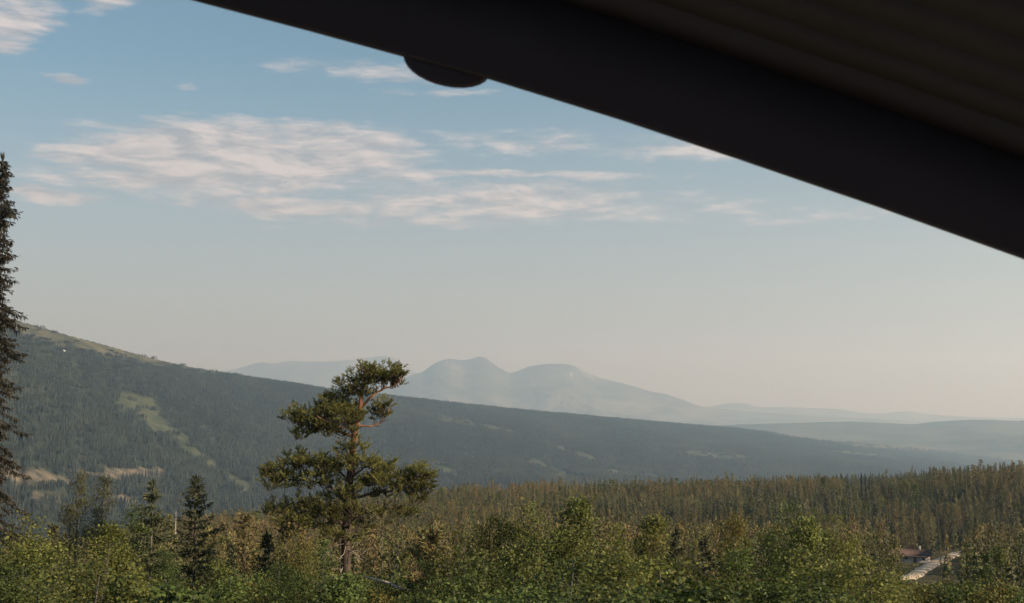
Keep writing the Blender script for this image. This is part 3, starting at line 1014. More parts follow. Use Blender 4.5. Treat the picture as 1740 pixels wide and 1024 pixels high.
# dead snag
loc, hh = by_top(299, 868, 88)
g = Geo()
g.tube([[0, 0, 0], [0.03, 0, hh * 0.5], [0.0, 0, hh]], [0.065, 0.055, 0.02], 7)
for k, (f, dx, dz) in enumerate([(0.55, 0.45, 0.05), (0.7, -0.3, 0.2), (0.8, 0.22, 0.15), (0.62, -0.25, -0.1), (0.88, -0.2, 0.18)]):
    g.tube([[0.02, 0, hh * f], [dx, 0.1 * (-1) ** k, hh * f + dz]], [0.025, 0.008], 4)
o = g.obj('dead_snag', M_DEAD, None, True)
o.location = loc
tag(o, 'bleached dead tree stem standing between the two pointed spruces', 'dead tree')

# fallen dead branch lying right of the pine's foot
D = 53.0
g = Geo()
pts = [P(618, 978, D), P(640, 984, D), P(662, 990, D), P(672, 996, D), P(688, 1001, D), P(704, 1002, D)]
pts = np.array(pts)
c0 = pts.mean(0).copy()
c0[2] = float(ground_z(c0[0], c0[1]))
g.tube(pts - c0, [0.035, 0.06, 0.075, 0.085, 0.06, 0.03], 6)
for (i, e) in [(1, (-0.3, 0.2, 0.12)), (2, (0.15, 0.1, 0.3)), (3, (0.35, -0.1, 0.15)), (3, (-0.1, 0, -0.9)), (1, (0.0, 0.1, -0.9)), (4, (0.2, 0.1, 0.25)), (5, (0.3, 0, -0.5))]:
    a_ = pts[i] - c0
    g.tube([a_, a_ + np.array(e) * 0.5 + [0, 0, 0.03], a_ + np.array(e)], [0.03, 0.018, 0.008], 4)
o = g.obj('fallen_branch', M_DEAD, None, True)
o.location = c0
tag(o, 'pale fallen dead branch lying in yellow grass right of the pine foot', 'branch')

# ================================================================== foreground birches
BP = []
for i in range(6):
    BP.append(meshes('birch%d' % i, birch_geo(5.0, [1.25, 1.0, 1.45, 1.1, 1.3, 0.9][i], 100 + i, [8800, 10500, 7000, 9500, 8000, 6000][i], [3, 2, 4, 3, 3, 2][i], [0.2, 0.26, 0.2, 0.3, 0.22, 0.3][i], [0.066, 0.056, 0.080, 0.062, 0.072, 0.088][i], [0.1, 0.2, 0.15, 0.25, 0.1, 0.3][i]),
                     M_BIRCHBARK, M_BIRCH))
BG = [(t, c.copy()) for t, c in BP]
BY = [(t, c.copy()) for t, c in BP]
for t, c in BG:
    c.materials[0] = M_BIRCH_DK
for t, c in BY:
    c.materials[0] = M_YELLOW

# column, top row, distance, kind (o olive, g green, y yellow), width factor, words that single it out
BIRCH = [
    (18, 882, 33, 'o', 1.2, 'olive birch bush at the foot of the tall dark spruce'),
    (70, 915, 27, 'o', 1.2, 'olive birch bush just right of the tall spruce foot'),
    (150, 922, 34, 'o', 1.2, 'olive birch below the pair of slender aspens'),
    (200, 890, 42, 'o', 1.2, 'brownish olive birch between the aspens and the narrow spruce'),
    (232, 862, 56, 'g', 1.0, 'deep green birch hiding the foot of the narrow spruce, left side'),
    (285, 935, 46, 'g', 1.0, 'deep green rounded birch in front of the narrow spruce'),
    (300, 972, 36, 'g', 1.1, 'green birch bush below the bleached dead stem'),
    (30, 968, 21, 'g', 1.4, 'bright green birch bush in the bottom left corner'),
    (120, 972, 22, 'g', 1.4, 'green birch bush near the bottom left, second from the corner'),
    (205, 985, 22, 'o', 1.3, 'olive birch bush along the bottom edge below the narrow spruce'),
    (392, 955, 36, 'o', 1.1, 'olive birch bush below the brownish young pine'),
    (345, 1012, 24, 'o', 1.2, 'low olive bush at the bottom edge below the pointed spruce'),
    (512, 900, 47, 'y', 0.9, 'yellowing birch standing before the lower left boughs of the pine'),
    (470, 960, 32, 'g', 1.1, 'green birch bush left of the pine trunk'),
    (525, 940, 36, 'g', 1.2, 'green birch bush close against the left of the pine trunk'),
    (545, 985, 24, 'g', 1.2, 'low green birch bush at the bottom edge left of the pine trunk'),
    (425, 990, 22, 'g', 1.2, 'low leafy bush at the bottom edge below the young pine'),
    (722, 950, 40, 'g', 0.9, 'small green birch in front of the small bushy pine'),
    (790, 905, 34, 'o', 1.0, 'olive birch at the left end of the long birch thicket'),
    (850, 880, 37, 'o', 1.0, 'tall olive birch in the thicket right of the small pine'),
    (895, 868, 36, 'o', 1.1, 'olive birch with dark forked stems in the middle thicket'),
    (962, 852, 37, 'o', 1.0, 'tallest birch of the middle thicket, yellow-green tip'),
    (1005, 905, 30, 'o', 1.2, 'broad olive birch on the right flank of the middle thicket'),
    (830, 955, 23, 'g', 1.3, 'green birch bush low in the middle thicket, left'),
    (925, 950, 23, 'g', 1.4, 'green birch bush low in the middle thicket, centre'),
    (760, 985, 22, 'g', 1.2, 'low green bush at the bottom edge below the small pine'),
    (1058, 900, 38, 'o', 0.9, 'slim olive birch right of the middle thicket'),
    (1095, 878, 42, 'o', 0.9, 'pointed olive birch standing between two thickets'),
    (1040, 955, 24, 'o', 1.4, 'olive birch bush at the bottom centre right'),
    (1130, 945, 27, 'o', 1.3, 'olive birch bush before the brown forest at right of centre'),
    (1175, 962, 21, 'o', 1.4, 'broad low birch bush along the bottom edge right of centre'),
    (1255, 875, 40, 'y', 0.8, 'yellow-green pointed birch left of the dense dark birch'),
    (1325, 862, 35, 'g', 0.95, 'dense dark green birch, tallest on the right'),
    (1352, 885, 33, 'o', 0.9, 'olive birch leaning against the dense dark birch, right side'),
    (1285, 945, 25, 'g', 1.3, 'green bush below the dense dark birch, left side'),
    (1375, 940, 26, 'o', 1.3, 'olive bush below the dense dark birch, right side'),
    (1432, 878, 44, 'o', 0.75, 'slender spire-shaped birch left of the gravel road'),
    (1440, 955, 23, 'o', 1.4, 'yellow-olive bush along the bottom edge right of the dense birch'),
    (1495, 950, 34, 'o', 1.0, 'olive birch at the right end of the birches'),
    (1235, 1004, 18, 'g', 1.4, 'lowest green bush at the bottom edge below the yellow-green birch'),
    (1340, 1006, 18, 'g', 1.4, 'lowest green bush at the bottom edge below the dense birch'),
    (1100, 1004, 18, 'g', 1.4, 'lowest green bush at the bottom edge right of centre'),
    (960, 1008, 18, 'g', 1.4, 'lowest green bush at the bottom edge in the middle'),
    (870, 1010, 17, 'g', 1.4, 'lowest green bush at the bottom edge below forked birch'),
    (1520, 985, 30, 'o', 1.1, 'olive bush at the bottom edge below the gravel road'),
    (260, 1000, 19, 'g', 1.3, 'lowest green bush at the bottom edge left of the pine'),
]
brng = np.random.default_rng(3)
for i, (x, yt, D, kd, wf, lab) in enumerate(BIRCH):
    loc, hh = by_top(x, yt, D)
    pool = {'o': BP, 'g': BG, 'y': BY}[kd]
    pr_ = pool[(i * 5 + 2) % 6]
    s = hh / 5.0
    place_tree('birch_tree', pr_, loc, brng.random() * 6.28, (s * wf, s * wf, s), lab, 'tree', 'birches and bushes along the foreground')

# ================================================================== gravel road
ROAD = [(1700, 930, 330), (1640, 938, 335), (1612, 944, 338), (1590, 955, 325), (1565, 968, 305), (1545, 980, 285), (1500, 985, 270), (1400, 992, 255)]
rp = []
for (x, y, D) in ROAD:
    d = pdir(x, y)
    # drop the pixel ray onto the ground
    ds = np.linspace(180, 480, 400)
    zz = ground_z(d[0] * ds, ds)
    k = int(np.argmin(np.abs(zz - d[2] * ds)))
    rp.append((d[0] * ds[k], ds[k]))
rp = np.array(rp)
t = np.linspace(0, 1, len(rp))
tt = np.linspace(0, 1, 60)
rpath = np.column_stack([np.interp(tt, t, rp[:, i]) for i in range(2)])
for _ in range(4):
    rpath[1:-1] = (rpath[:-2] + 2 * rpath[1:-1] + rpath[2:]) / 4
tan2 = np.gradient(rpath, axis=0)
tan2 /= np.linalg.norm(tan2, axis=1, keepdims=True)
nrm = np.column_stack([-tan2[:, 1], tan2[:, 0]])
g = Geo()
cols = np.array([-2.9, -1.7, 0, 1.7, 2.9])
zc_ = ground_z(rpath[:, 0], rpath[:, 1])
for _ in range(6):
    zc_[1:-1] = (zc_[:-2] + 2 * zc_[1:-1] + zc_[2:]) / 4
v = []
for c_, dz in zip(cols, (-0.9, 0.35, 0.42, 0.35, -0.9)):
    q2 = rpath + nrm * c_
    v.append(np.column_stack([q2, np.maximum(zc_, ground_z(q2[:, 0], q2[:, 1]) if abs(c_) < 3 else zc_) + dz]))
v = np.stack(v, 1)
nrw = len(rpath)
ix = np.arange(nrw * 5).reshape(nrw, 5)
q = np.stack([ix[:-1, :-1], ix[:-1, 1:], ix[1:, 1:], ix[1:, :-1]], -1).reshape(-1, 4)
g.add(v.reshape(-1, 3), np.concatenate([q[:, [0, 1, 2]], q[:, [0, 2, 3]]]))
tag(g.obj('gravel_road', M_GRAVEL), 'pale gravel forest road bending through the trees at lower right', 'road', kind='structure')

_d = pdir(1548, 953)
_s = np.linspace(280, 420, 800)
CAB = np.array([_d[0], 1.0, 0.0]) * _s[int(np.argmax(ground_z(_d[0] * _s, _s) > _d[2] * _s))]


def cabin():
    # long low cabin with a red-brown roof left of the road
    gz = float(min(ground_z(CAB[0] + dx, CAB[1] + dy) for dx in (-6, 0, 6) for dy in (-3, 0, 3)))
    root = empty('cabin', (CAB[0], CAB[1], float(ground_z(CAB[0], CAB[1]))))
    root.rotation_euler = (0, 0, rad(-14))
    tag(root, 'long low cabin with red-brown roof beside the gravel road', 'cabin')
    l, w, hw, rf = 4.9, 2.4, 2.0, 1.35

    def box(g, x0, x1, y0, y1, z0, z1):
        v = [(x, y, z) for z in (z0, z1) for (x, y) in ((x0, y0), (x1, y0), (x1, y1), (x0, y1))]
        f = [(0, 2, 1), (0, 3, 2), (4, 5, 6), (4, 6, 7)]
        for j in range(4):
            k2 = (j + 1) % 4
            f += [(j, k2, k2 + 4), (j, k2 + 4, j + 4)]
        g.add(v, f)
    g = Geo()
    box(g, -l, l, -w, w, -3.0, hw)
    g.add([(-l, -w, hw), (-l, w, hw), (-l, 0, hw + rf - 0.08), (l, -w, hw), (l, w, hw), (l, 0, hw + rf - 0.08)], [(0, 2, 1), (3, 4, 5)])
    g.obj('wall', M_ROCK, root)
    g = Geo()
    e, o2, t2 = l + 0.5, w + 0.6, 0.18
    drop_ = 0.6 * rf / w
    for s in (-1, 1):
        v = [(-e, s * o2, hw - drop_), (e, s * o2, hw - drop_), (e, 0, hw + rf), (-e, 0, hw + rf)]
        v += [(a_, b_, c_ + t2) for a_, b_, c_ in v]
        f = [(0, 1, 2), (0, 2, 3), (4, 6, 5), (4, 7, 6)] + [q for j in range(4) for q in ((j, (j + 1) % 4, (j + 1) % 4 + 4), (j, (j + 1) % 4 + 4, j + 4))]
        g.add(v, f)
    ro = g.obj('roof', M_REDROOF, root)
    g = Geo()
    box(g, 2.0, 2.7, -0.35, 0.35, hw + 0.9, hw + rf + 1.0)
    g.obj('chimney', M_ROCK, ro)
    for x in (-3.8, -1.4, 3.2):
        g = Geo()
        box(g, x - 0.6, x + 0.6, -w - 0.05, -w - 0.003, 0.7, 1.6)
        wn = g.obj('window', M_PAINT, root)
        g = Geo()
        box(g, x - 0.48, x + 0.48, -w - 0.07, -w - 0.053, 0.8, 1.5)
        g.obj('pane', M_DARKGLASS, wn)
    g = Geo()
    box(g, 0.4, 1.4, -w - 0.05, -w - 0.003, 0.0, 1.85)
    g.obj('door', M_BARK, root)


cabin()

# ================================================================== forest on the shelf
sp = 3.1
gx, gy = np.meshgrid(np.arange(-420, 420, sp), np.arange(52, 760, sp))
frng = np.random.default_rng(99)
fx = gx.ravel() + frng.uniform(-1.4, 1.4, gx.size)
fy = gy.ravel() + frng.uniform(-1.4, 1.4, gx.size)
fr = np.hypot(fx, fy)
fa = np.arctan2(fx, fy)
keep = (np.abs(fa) < 0.50) & (fr < np.interp(fa, SH_A, SH_R) + 110) & (fr > 62)
fx, fy, fr, fa = fx[keep], fy[keep], fr[keep], fa[keep]
fz = ground_z(fx, fy)
n = len(fx)
dn = fbm(fx / 38.0, fy / 38.0, 3, 5)
keep = frng.random(n) < np.interp(fr, [60, 150, 300, 500], [0.42, 0.75, 0.95, 1.0]) * np.clip((dn - 0.27) * 5, 0.12, 1)
fh = (4.6 + 7.4 * frng.random(n) ** 1.25) * (0.82 + 0.36 * fbm(fx / 60.0, fy / 60.0, 2, 15))
px, py = project(fx, fy, fz)
_, ptop = project(fx, fy, fz + fh)
cap = np.interp(px, [0, 220, 480, 700, 900, 1100, 1480, 1560, 1740], [905, 893, 880, 885, 880, 880, 885, 880, 880])
near = fr < 330
short = near & (ptop < cap)
hcap = np.maximum((HOR - cap) / F * fr - fz, 0.0)
fh = np.where(short, np.minimum(fh, hcap * frng.uniform(0.8, 1.0, n)), fh)
fh = np.where(frng.random(n) < 0.05, fh * 1.18, fh)
keep &= fh > 3.2
# keep the road and its verge open, and the sight line to it
dr = np.min(np.hypot(fx[:, None] - rpath[None, :, 0], fy[:, None] - rpath[None, :, 1]), 1)
keep &= dr > 5.5
_, ptop = project(fx, fy, fz + fh)
blk = (px > 1530) & (px < 1640) & (py > 938) & (ptop < 980) & (fr < 345) & (py < 1350)
keep &= ~(blk & (frng.random(n) < 0.93))
meadow = blob(px, py, [(1440, 852, 22), (1475, 852, 26)], 3.0)     # small bright glade
keep &= ~((meadow > 0) & (fr > 350))
keep &= ~((np.hypot(fx - CAB[0], fy - CAB[1]) < 10))
blk2 = (px > 1500) & (px < 1600) & (py > 948) & (ptop < 957) & (fr < 345) & (py < 1350)
keep &= ~(blk2 & (frng.random(n) < 0.68))
# pine foot stays open grass
keep &= ~((np.abs(px - 655) < 70) & (fr < 80))
fx, fy, fz, fr, fh, px, py, ptop = [a[keep] for a in (fx, fy, fz, fr, fh, px, py, ptop)]
n = len(fx)
kind = (fbm(fx / 50.0, fy / 50.0, 3, 31) + frng.normal(0, 0.12, n)) > 0.52    # True = pine
FP = {}
for i in range(4):
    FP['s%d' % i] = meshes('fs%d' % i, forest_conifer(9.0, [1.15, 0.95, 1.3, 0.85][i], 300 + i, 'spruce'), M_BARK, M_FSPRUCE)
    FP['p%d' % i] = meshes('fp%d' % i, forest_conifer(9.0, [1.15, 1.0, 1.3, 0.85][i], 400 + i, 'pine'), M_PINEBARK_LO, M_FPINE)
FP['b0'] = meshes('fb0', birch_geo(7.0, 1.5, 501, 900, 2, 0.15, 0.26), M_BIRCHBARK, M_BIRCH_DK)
FP['b1'] = meshes('fb1', birch_geo(7.0, 1.3, 502, 900, 2, 0.15, 0.26), M_BIRCHBARK, M_BIRCH)
variant = frng.integers(0, 4, n)
isb = frng.random(n) < np.where(fr < 260, 0.10, 0.04)
rotz = frng.random(n) * 6.283
scl = fh / 9.0
wsc = frng.uniform(0.85, 1.2, n)
# the largest that show above the foreground bushes become trees of their own
line = np.interp(px, [0, 60, 100, 220, 300, 330, 440, 470, 560, 600, 700, 720, 780, 850, 962, 1010, 1060, 1130, 1180, 1255, 1290, 1340, 1400, 1432, 1470, 1520, 1560, 1740],
                 [870, 895, 920, 890, 870, 960, 960, 880, 900, 1000, 1010, 950, 905, 880, 860, 900, 890, 930, 955, 880, 930, 866, 910, 885, 950, 985, 1030, 1040])
show = (ptop < line - 6) & (px > -15) & (px < 1755) & (ptop > 740)
size = fh / fr
single = np.zeros(n, bool)
for kd in (False, True):
    c_ = np.where(show & (kind == kd) & ~isb)[0]
    single[c_[np.argsort(-size[c_])[:300]]] = True
c_ = np.where(show & isb)[0]
single[c_[np.argsort(-size[c_])[:120]]] = True
for i in np.where(single)[0]:
    zone = 'near the gravel road' if px[i] > 1480 else ('right of the lone pine' if px[i] > 640 else 'left of the lone pine')
    if isb[i]:
        key, nm, lab, grp, s0 = 'b%d' % (variant[i] % 2), 'birch_tree', 'small rounded birch among the conifers ' + zone, 'birches in the forest ' + zone, fh[i] * 0.85 / 7
    elif kind[i]:
        key, nm, lab, grp, s0 = 'p%d' % variant[i], 'pine_tree', 'brown-green pine in the dense forest ' + zone, 'forest pines ' + zone, scl[i]
    else:
        key, nm, lab, grp, s0 = 's%d' % variant[i], 'spruce_tree', 'pointed spruce in the dense forest ' + zone, 'forest spruces ' + zone, scl[i]
    place_tree(nm, FP[key], (fx[i], fy[i], fz[i] - 0.1), rotz[i], (s0 * wsc[i], s0 * wsc[i], s0), lab, 'tree', grp)


# ------------------------------------------------------------------ geometry-node scatter for the uncountable rest
def scatter_group():
    ng = bpy.data.node_groups.new('scatter', 'GeometryNodeTree')
    ng.interface.new_socket('Geometry', in_out='INPUT', socket_type='NodeSocketGeometry')
    ng.interface.new_socket('Sources', in_out='INPUT', socket_type='NodeSocketCollection')
    ng.interface.new_socket('Geometry', in_out='OUTPUT', socket_type='NodeSocketGeometry')
    gi = ng.nodes.new('NodeGroupInput')
    go = ng.nodes.new('NodeGroupOutput')
    ci = ng.nodes.new('GeometryNodeCollectionInfo')
    ci.inputs['Separate Children'].default_value = True
    ci.inputs['Reset Children'].default_value = True
    ip = ng.nodes.new('GeometryNodeInstanceOnPoints')
    ip.inputs['Pick Instance'].default_value = True

    def attr(nm, ty):
        a = ng.nodes.new('GeometryNodeInputNamedAttribute')
        a.data_type = ty
        a.inputs['Name'].default_value = nm
        return a.outputs['Attribute']
    er = ng.nodes.new('FunctionNodeEulerToRotation')
    L = ng.links.new
    L(gi.outputs['Geometry'], ip.inputs['Points'])
    L(gi.outputs['Sources'], ci.inputs['Collection'])
    L(ci.outputs[0], ip.inputs['Instance'])
    L(attr('idx', 'INT'), ip.inputs['Instance Index'])
    L(attr('rot', 'FLOAT_VECTOR'), er.inputs[0])
    L(er.outputs[0], ip.inputs['Rotation'])
    L(attr('scl', 'FLOAT_VECTOR'), ip.inputs['Scale'])
    L(ip.outputs[0], go.inputs['Geometry'])
    return ng


SG = scatter_group()


def scatter(name, pts, idx_, rz, sc, sources, label, cat):
    col = bpy.data.collections.new(name + '_sources')
    for i, me_ in enumerate(sources):
        o = bpy.data.objects.new('%s_source_%02d' % (name, i), me_)
        col.objects.link(o)
    me_ = bpy.data.meshes.new(name)
    n_ = len(pts)
    me_.vertices.add(n_)
    me_.vertices.foreach_set('co', np.asarray(pts, np.float32).ravel())
    a = me_.attributes.new('idx', 'INT', 'POINT')
    a.data.foreach_set('value', np.asarray(idx_, np.int32))
    a = me_.attributes.new('rot', 'FLOAT_VECTOR', 'POINT')
    a.data.foreach_set('vector', np.column_stack([np.zeros(n_), np.zeros(n_), rz]).astype(np.float32).ravel())
    a = me_.attributes.new('scl', 'FLOAT_VECTOR', 'POINT')
    a.data.foreach_set('vector', np.asarray(sc, np.float32).ravel())
    o = mesh_obj(name, me_)
    md = o.modifiers.new('scatter', 'NODES')
    md.node_group = SG
    md[[s.identifier for s in SG.interface.items_tree if s.name == 'Sources'][0]] = col
    tag(o, label, cat, kind='stuff')
    return o


def joined(pair, name):
    """trunk and crown of a forest tree as one two-material mesh for the scatter"""
    t_, c_ = pair
    me_ = bpy.data.meshes.new(name)
    vs, fs, ts, mi, k = [], [], [], [], 0
    for j, m0 in enumerate((t_, c_)):
        v_ = np.empty(len(m0.vertices) * 3, np.float32)
        m0.vertices.foreach_get('co', v_)
        f_ = np.empty(len(m0.loops), np.int32)
        m0.loops.foreach_get('vertex_index', f_)
        a_ = np.empty(len(m0.vertices), np.float32)
        m0.attributes['tint'].data.foreach_get('value', a_)
        vs.append(v_)
        fs.append(f_ + k)
        ts.append(a_)
        mi.append(np.full(len(f_) // 3, j, np.int32))
        k += len(m0.vertices)
    f_ = np.concatenate(fs)
    me_.vertices.add(k)
    me_.vertices.foreach_set('co', np.concatenate(vs))
    me_.loops.add(len(f_))
    me_.loops.foreach_set('vertex_index', f_)
    me_.polygons.add(len(f_) // 3)
    me_.polygons.foreach_set('loop_start', np.arange(len(f_) // 3, dtype=np.int32) * 3)
    me_.polygons.foreach_set('material_index', np.concatenate(mi))
    a_ = me_.attributes.new('tint', 'FLOAT', 'POINT')
    a_.data.foreach_set('value', np.concatenate(ts))
    me_.update(calc_edges=True)
    me_.materials.append(t_.materials[0])
    me_.materials.append(c_.materials[0])
    return me_


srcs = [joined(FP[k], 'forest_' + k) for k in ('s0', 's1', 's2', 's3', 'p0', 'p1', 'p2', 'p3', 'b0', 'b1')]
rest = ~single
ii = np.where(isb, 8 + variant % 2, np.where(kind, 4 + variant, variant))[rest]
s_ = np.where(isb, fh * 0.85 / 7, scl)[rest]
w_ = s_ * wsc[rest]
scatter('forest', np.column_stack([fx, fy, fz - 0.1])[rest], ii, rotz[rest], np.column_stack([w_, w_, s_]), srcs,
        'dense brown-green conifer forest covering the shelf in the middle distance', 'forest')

# mountainside forest: clumps of trees
mr = np.random.default_rng(55)
cs = 19.0
cl = [far_clump(24, 20, 7, 13, 700 + i).mesh('tree_clump', M_FAR) for i in range(6)]
pts = []
r_ = 640.0
while r_ < 8600:
    st = cs * (1.0 if r_ < 4500 else 1.0 + (r_ - 4500) / 4500)
    aa_ = np.arange(-0.52, 0.50, st / r_)
    a_ = aa_ + mr.uniform(-0.5, 0.5, len(aa_)) * st / r_
    q_ = r_ + mr.uniform(-0.5, 0.5, len(aa_)) * st
    pts.append(np.column_stack([q_ * np.sin(a_), q_ * np.cos(a_)]))
    r_ += st
pts = np.vstack(pts)
zz = ground_z(pts[:, 0], pts[:, 1])
cg, ct, cf = clear_masks(pts[:, 0], pts[:, 1], zz)
pr2 = np.hypot(pts[:, 0], pts[:, 1])
pa2 = np.arctan2(pts[:, 0], pts[:, 1])
open_ = np.maximum(np.maximum(cg, ct), cf)
plainopen = np.where(pr2 > 7400, np.clip((fbm(pts[:, 0] / 260, pts[:, 1] / 260, 3, 66) - 0.45) * 6, 0, 1), 0)
keep = mr.random(len(pts)) > np.maximum(np.clip(open_ * 1.25, 0, 0.93), plainopen * 0.85)
keep &= ~((pr2 < np.interp(pa2, SH_A, SH_R) + 90))
keep &= pr2 < np.interp(pa2, [-0.5, 0.2, 0.32, 0.5], [1.06, 1.06, 1.12, 1.15]) * np.interp(pa2, CR_A, CR_R)
pts, zz = pts[keep], zz[keep]
k = len(pts)
s_ = mr.uniform(0.75, 1.15, k) * np.interp(zz, [-200, 60, 170], [1.1, 0.95, 0.55])
scatter('mountain_forest', np.column_stack([pts, zz - 0.8]), mr.integers(0, 6, k), mr.random(k) * 6.283, np.column_stack([np.full(k, 1.0), np.full(k, 1.0), s_]),
        cl, 'dark blue-green spruce forest covering the mountainside across the valley', 'forest')

# grass and low heath on the near slope
gr = []
for i in range(4):
    g = Geo()
    r0 = np.random.default_rng(800 + i)
    nb_ = 60
    c_ = np.column_stack([r0.normal(0, 0.28, nb_), r0.normal(0, 0.28, nb_), np.zeros(nb_)])
    d_ = np.column_stack([r0.normal(0, 0.35, nb_), r0.normal(0, 0.35, nb_), np.ones(nb_)])
    g.blades(c_, d_, r0.uniform(0.3, 0.7, nb_), 0.035, r0, None, 0.35)
    gr.append(g.mesh('grass_tuft', M_GRASS))
shrub = [birch_geo(1.3, 0.6, 820 + i, 420, 3, 0.05, 0.10)[1].mesh('low_shrub', [M_BIRCH, M_BIRCH_DK, M_YELLOW][i % 3]) for i in range(3)]
grng = np.random.default_rng(12)
k = 15000
rr_ = 12 + 108 * grng.random(k) ** 0.7
a_ = grng.uniform(-0.48, 0.48, k)
gxx, gyy = rr_ * np.sin(a_), rr_ * np.cos(a_)
gzz = ground_z(gxx, gyy)
ii = np.where(grng.random(k) < 0.72, grng.integers(0, 4, k), 4 + grng.integers(0, 3, k))
dn_ = fbm(gxx / 7, gyy / 7, 3, 90)
ii = np.where(dn_ > 0.55, grng.integers(0, 4, k), ii)
s_ = grng.uniform(0.7, 1.4, k)
scatter('heath_grass', np.column_stack([gxx, gyy, gzz - 0.03]), ii, grng.random(k) * 6.28, np.column_stack([s_, s_, s_]), gr + shrub,
        'yellow grass and low shrubs covering the near slope', 'grass')


gc = P(662, 1012, 57.5)
k = 1500
a_, q_ = grng.random(k) * 6.28, 6.0 * np.sqrt(grng.random(k))
gxx, gyy = gc[0] + np.cos(a_) * q_ * 0.7, gc[1] + 2 + np.sin(a_) * q_
s_ = grng.uniform(0.8, 1.5, k)
scatter('meadow_grass', np.column_stack([gxx, gyy, ground_z(gxx, gyy) - 0.03]), grng.integers(0, 4, k), grng.random(k) * 6.28, np.column_stack([s_, s_, s_]), gr,
        'bright yellow grass growing right of the foot of the lone pine', 'grass')

# ================================================================== small marks in the distance
def drop(x, y, d0, d1):
    d = pdir(x, y)
    ds = np.linspace(d0, d1, 1500)
    zz_ = ground_z(d[0] * ds, ds)
    k_ = np.argmax(zz_ > d[2] * ds)
    return np.array([d[0] * ds[k_], ds[k_], zz_[k_]])


def patch(name, px_pts, d0, d1, mat, label, cat, lift=1.2):
    """irregular sheet of snow lying on the slope"""
    c = np.array([drop(x, y, d0, d1) for x, y in px_pts])
    c[:, 2] += lift
    ctr = c.mean(0)
    g = Geo()
    v = np.vstack([ctr + [0, 0, lift], c, c - [0, 0, 2 * lift]]) - ctr
    k_ = len(c)
    j = np.arange(k_)
    g.add(v, np.vstack([np.column_stack([np.zeros(k_, int), 1 + j, 1 + (j + 1) % k_]),
                        np.column_stack([1 + j, 1 + k_ + j, 1 + (j + 1) % k_]), np.column_stack([1 + (j + 1) % k_, 1 + k_ + j, 1 + k_ + (j + 1) % k_])]))
    o_ = g.obj(name, mat)
    o_.location = ctr
    tag(o_, label, cat)


patch('snow_patch', [(105, 592), (107, 591.5), (111, 595.5), (110.5, 596.5), (107.5, 595)], 1200, 2950, M_SNOW, 'small white snow patch on the bare fell beside the tall spruce', 'snow patch')


def snow_on(mob, px_pts, label):
    from mathutils.bvhtree import BVHTree
    m0 = mob.data
    bv = BVHTree.FromPolygons([v_.co for v_ in m0.vertices], [tuple(p_.vertices) for p_ in m0.polygons])
    c = []
    for x, y in px_pts:
        hit = bv.ray_cast(Vector((0, 0, 0)), Vector(pdir(x, y)))[0]
        if hit is None:
            return
        c.append(hit)
    c = np.array(c)
    ctr = c.mean(0)
    g = Geo()
    k_ = len(c)
    j = np.arange(k_)
    up_ = np.array([0, -14.0, 14.0])
    g.add(np.vstack([up_ * 1.4, c - ctr + up_, c - ctr - up_]),
          np.vstack([np.column_stack([np.zeros(k_, int), 1 + j, 1 + (j + 1) % k_]), np.column_stack([1 + j, 1 + k_ + j, 1 + (j + 1) % k_]),
                     np.column_stack([1 + (j + 1) % k_, 1 + k_ + j, 1 + k_ + (j + 1) % k_])]))
    o_ = g.obj('snow_patch', M_SNOW)
    o_.location = ctr
    tag(o_, label, 'snow patch')


_mt = bpy.data.objects['mountain']
snow_on(_mt, [(969.5, 632), (970.7, 633), (971, 636), (970, 638), (969, 635)], 'tiny pale snow streak below the right dome of the far mountain')


def boulder(x, y, D, s, seed, label):
    r0 = np.random.default_rng(seed)
    g = Geo()
    u_ = np.linspace(0, 2 * math.pi, 9, endpoint=False)
    rings = []
    for f, w in ((-0.3, 0.9), (0.1, 1.0), (0.5, 0.8), (0.8, 0.45)):
        rings.append(np.column_stack([np.cos(u_) * w * r0.uniform(0.8, 1.2, 9), np.sin(u_) * w * r0.uniform(0.8, 1.2, 9), np.full(9, f) + r0.normal(0, 0.06, 9)]))
    v = np.vstack(rings + [[[0, 0, 0.95]]]) * s
    f = []
    for i in range(3):
        for j in range(9):
            a0, b0, c0_, d0 = i * 9 + j, i * 9 + (j + 1) % 9, (i + 1) * 9 + (j + 1) % 9, (i + 1) * 9 + j
            f += [(a0, b0, c0_), (a0, c0_, d0)]
    f += [(27 + j, 27 + (j + 1) % 9, 36) for j in range(9)]
    g.add(v, f)
    o_ = g.obj('boulder', M_ROCK)
    p = P(x, y, D)
    o_.location = (p[0], D, float(ground_z(p[0], D)))
    tag(o_, label, 'boulder')


boulder(1650, 938, 350, 2.0, 1, 'pale boulder beside the far end of the gravel road')

# ================================================================== the house whose verge hangs over the view
HD = 3.0
hx, hy = 1.2, -1.4
house = empty('house', (0.0, -1.4, float(ground_z(0, 0)) - 0.2))
tag(house, 'dark roof verge of a house slanting across the upper right corner', 'house')
ho = np.array(house.location)
EDGE = [(-1400, -480), (-500, -230), (0, -93), (345, -1), (520, 45), (685, 90), (830, 128), (1050, 196), (1260, 266), (1500, 348), (1740, 434), (2000, 530), (2500, 715), (3200, 975)]
ed = np.array([P(x, y, HD) for x, y in EDGE])


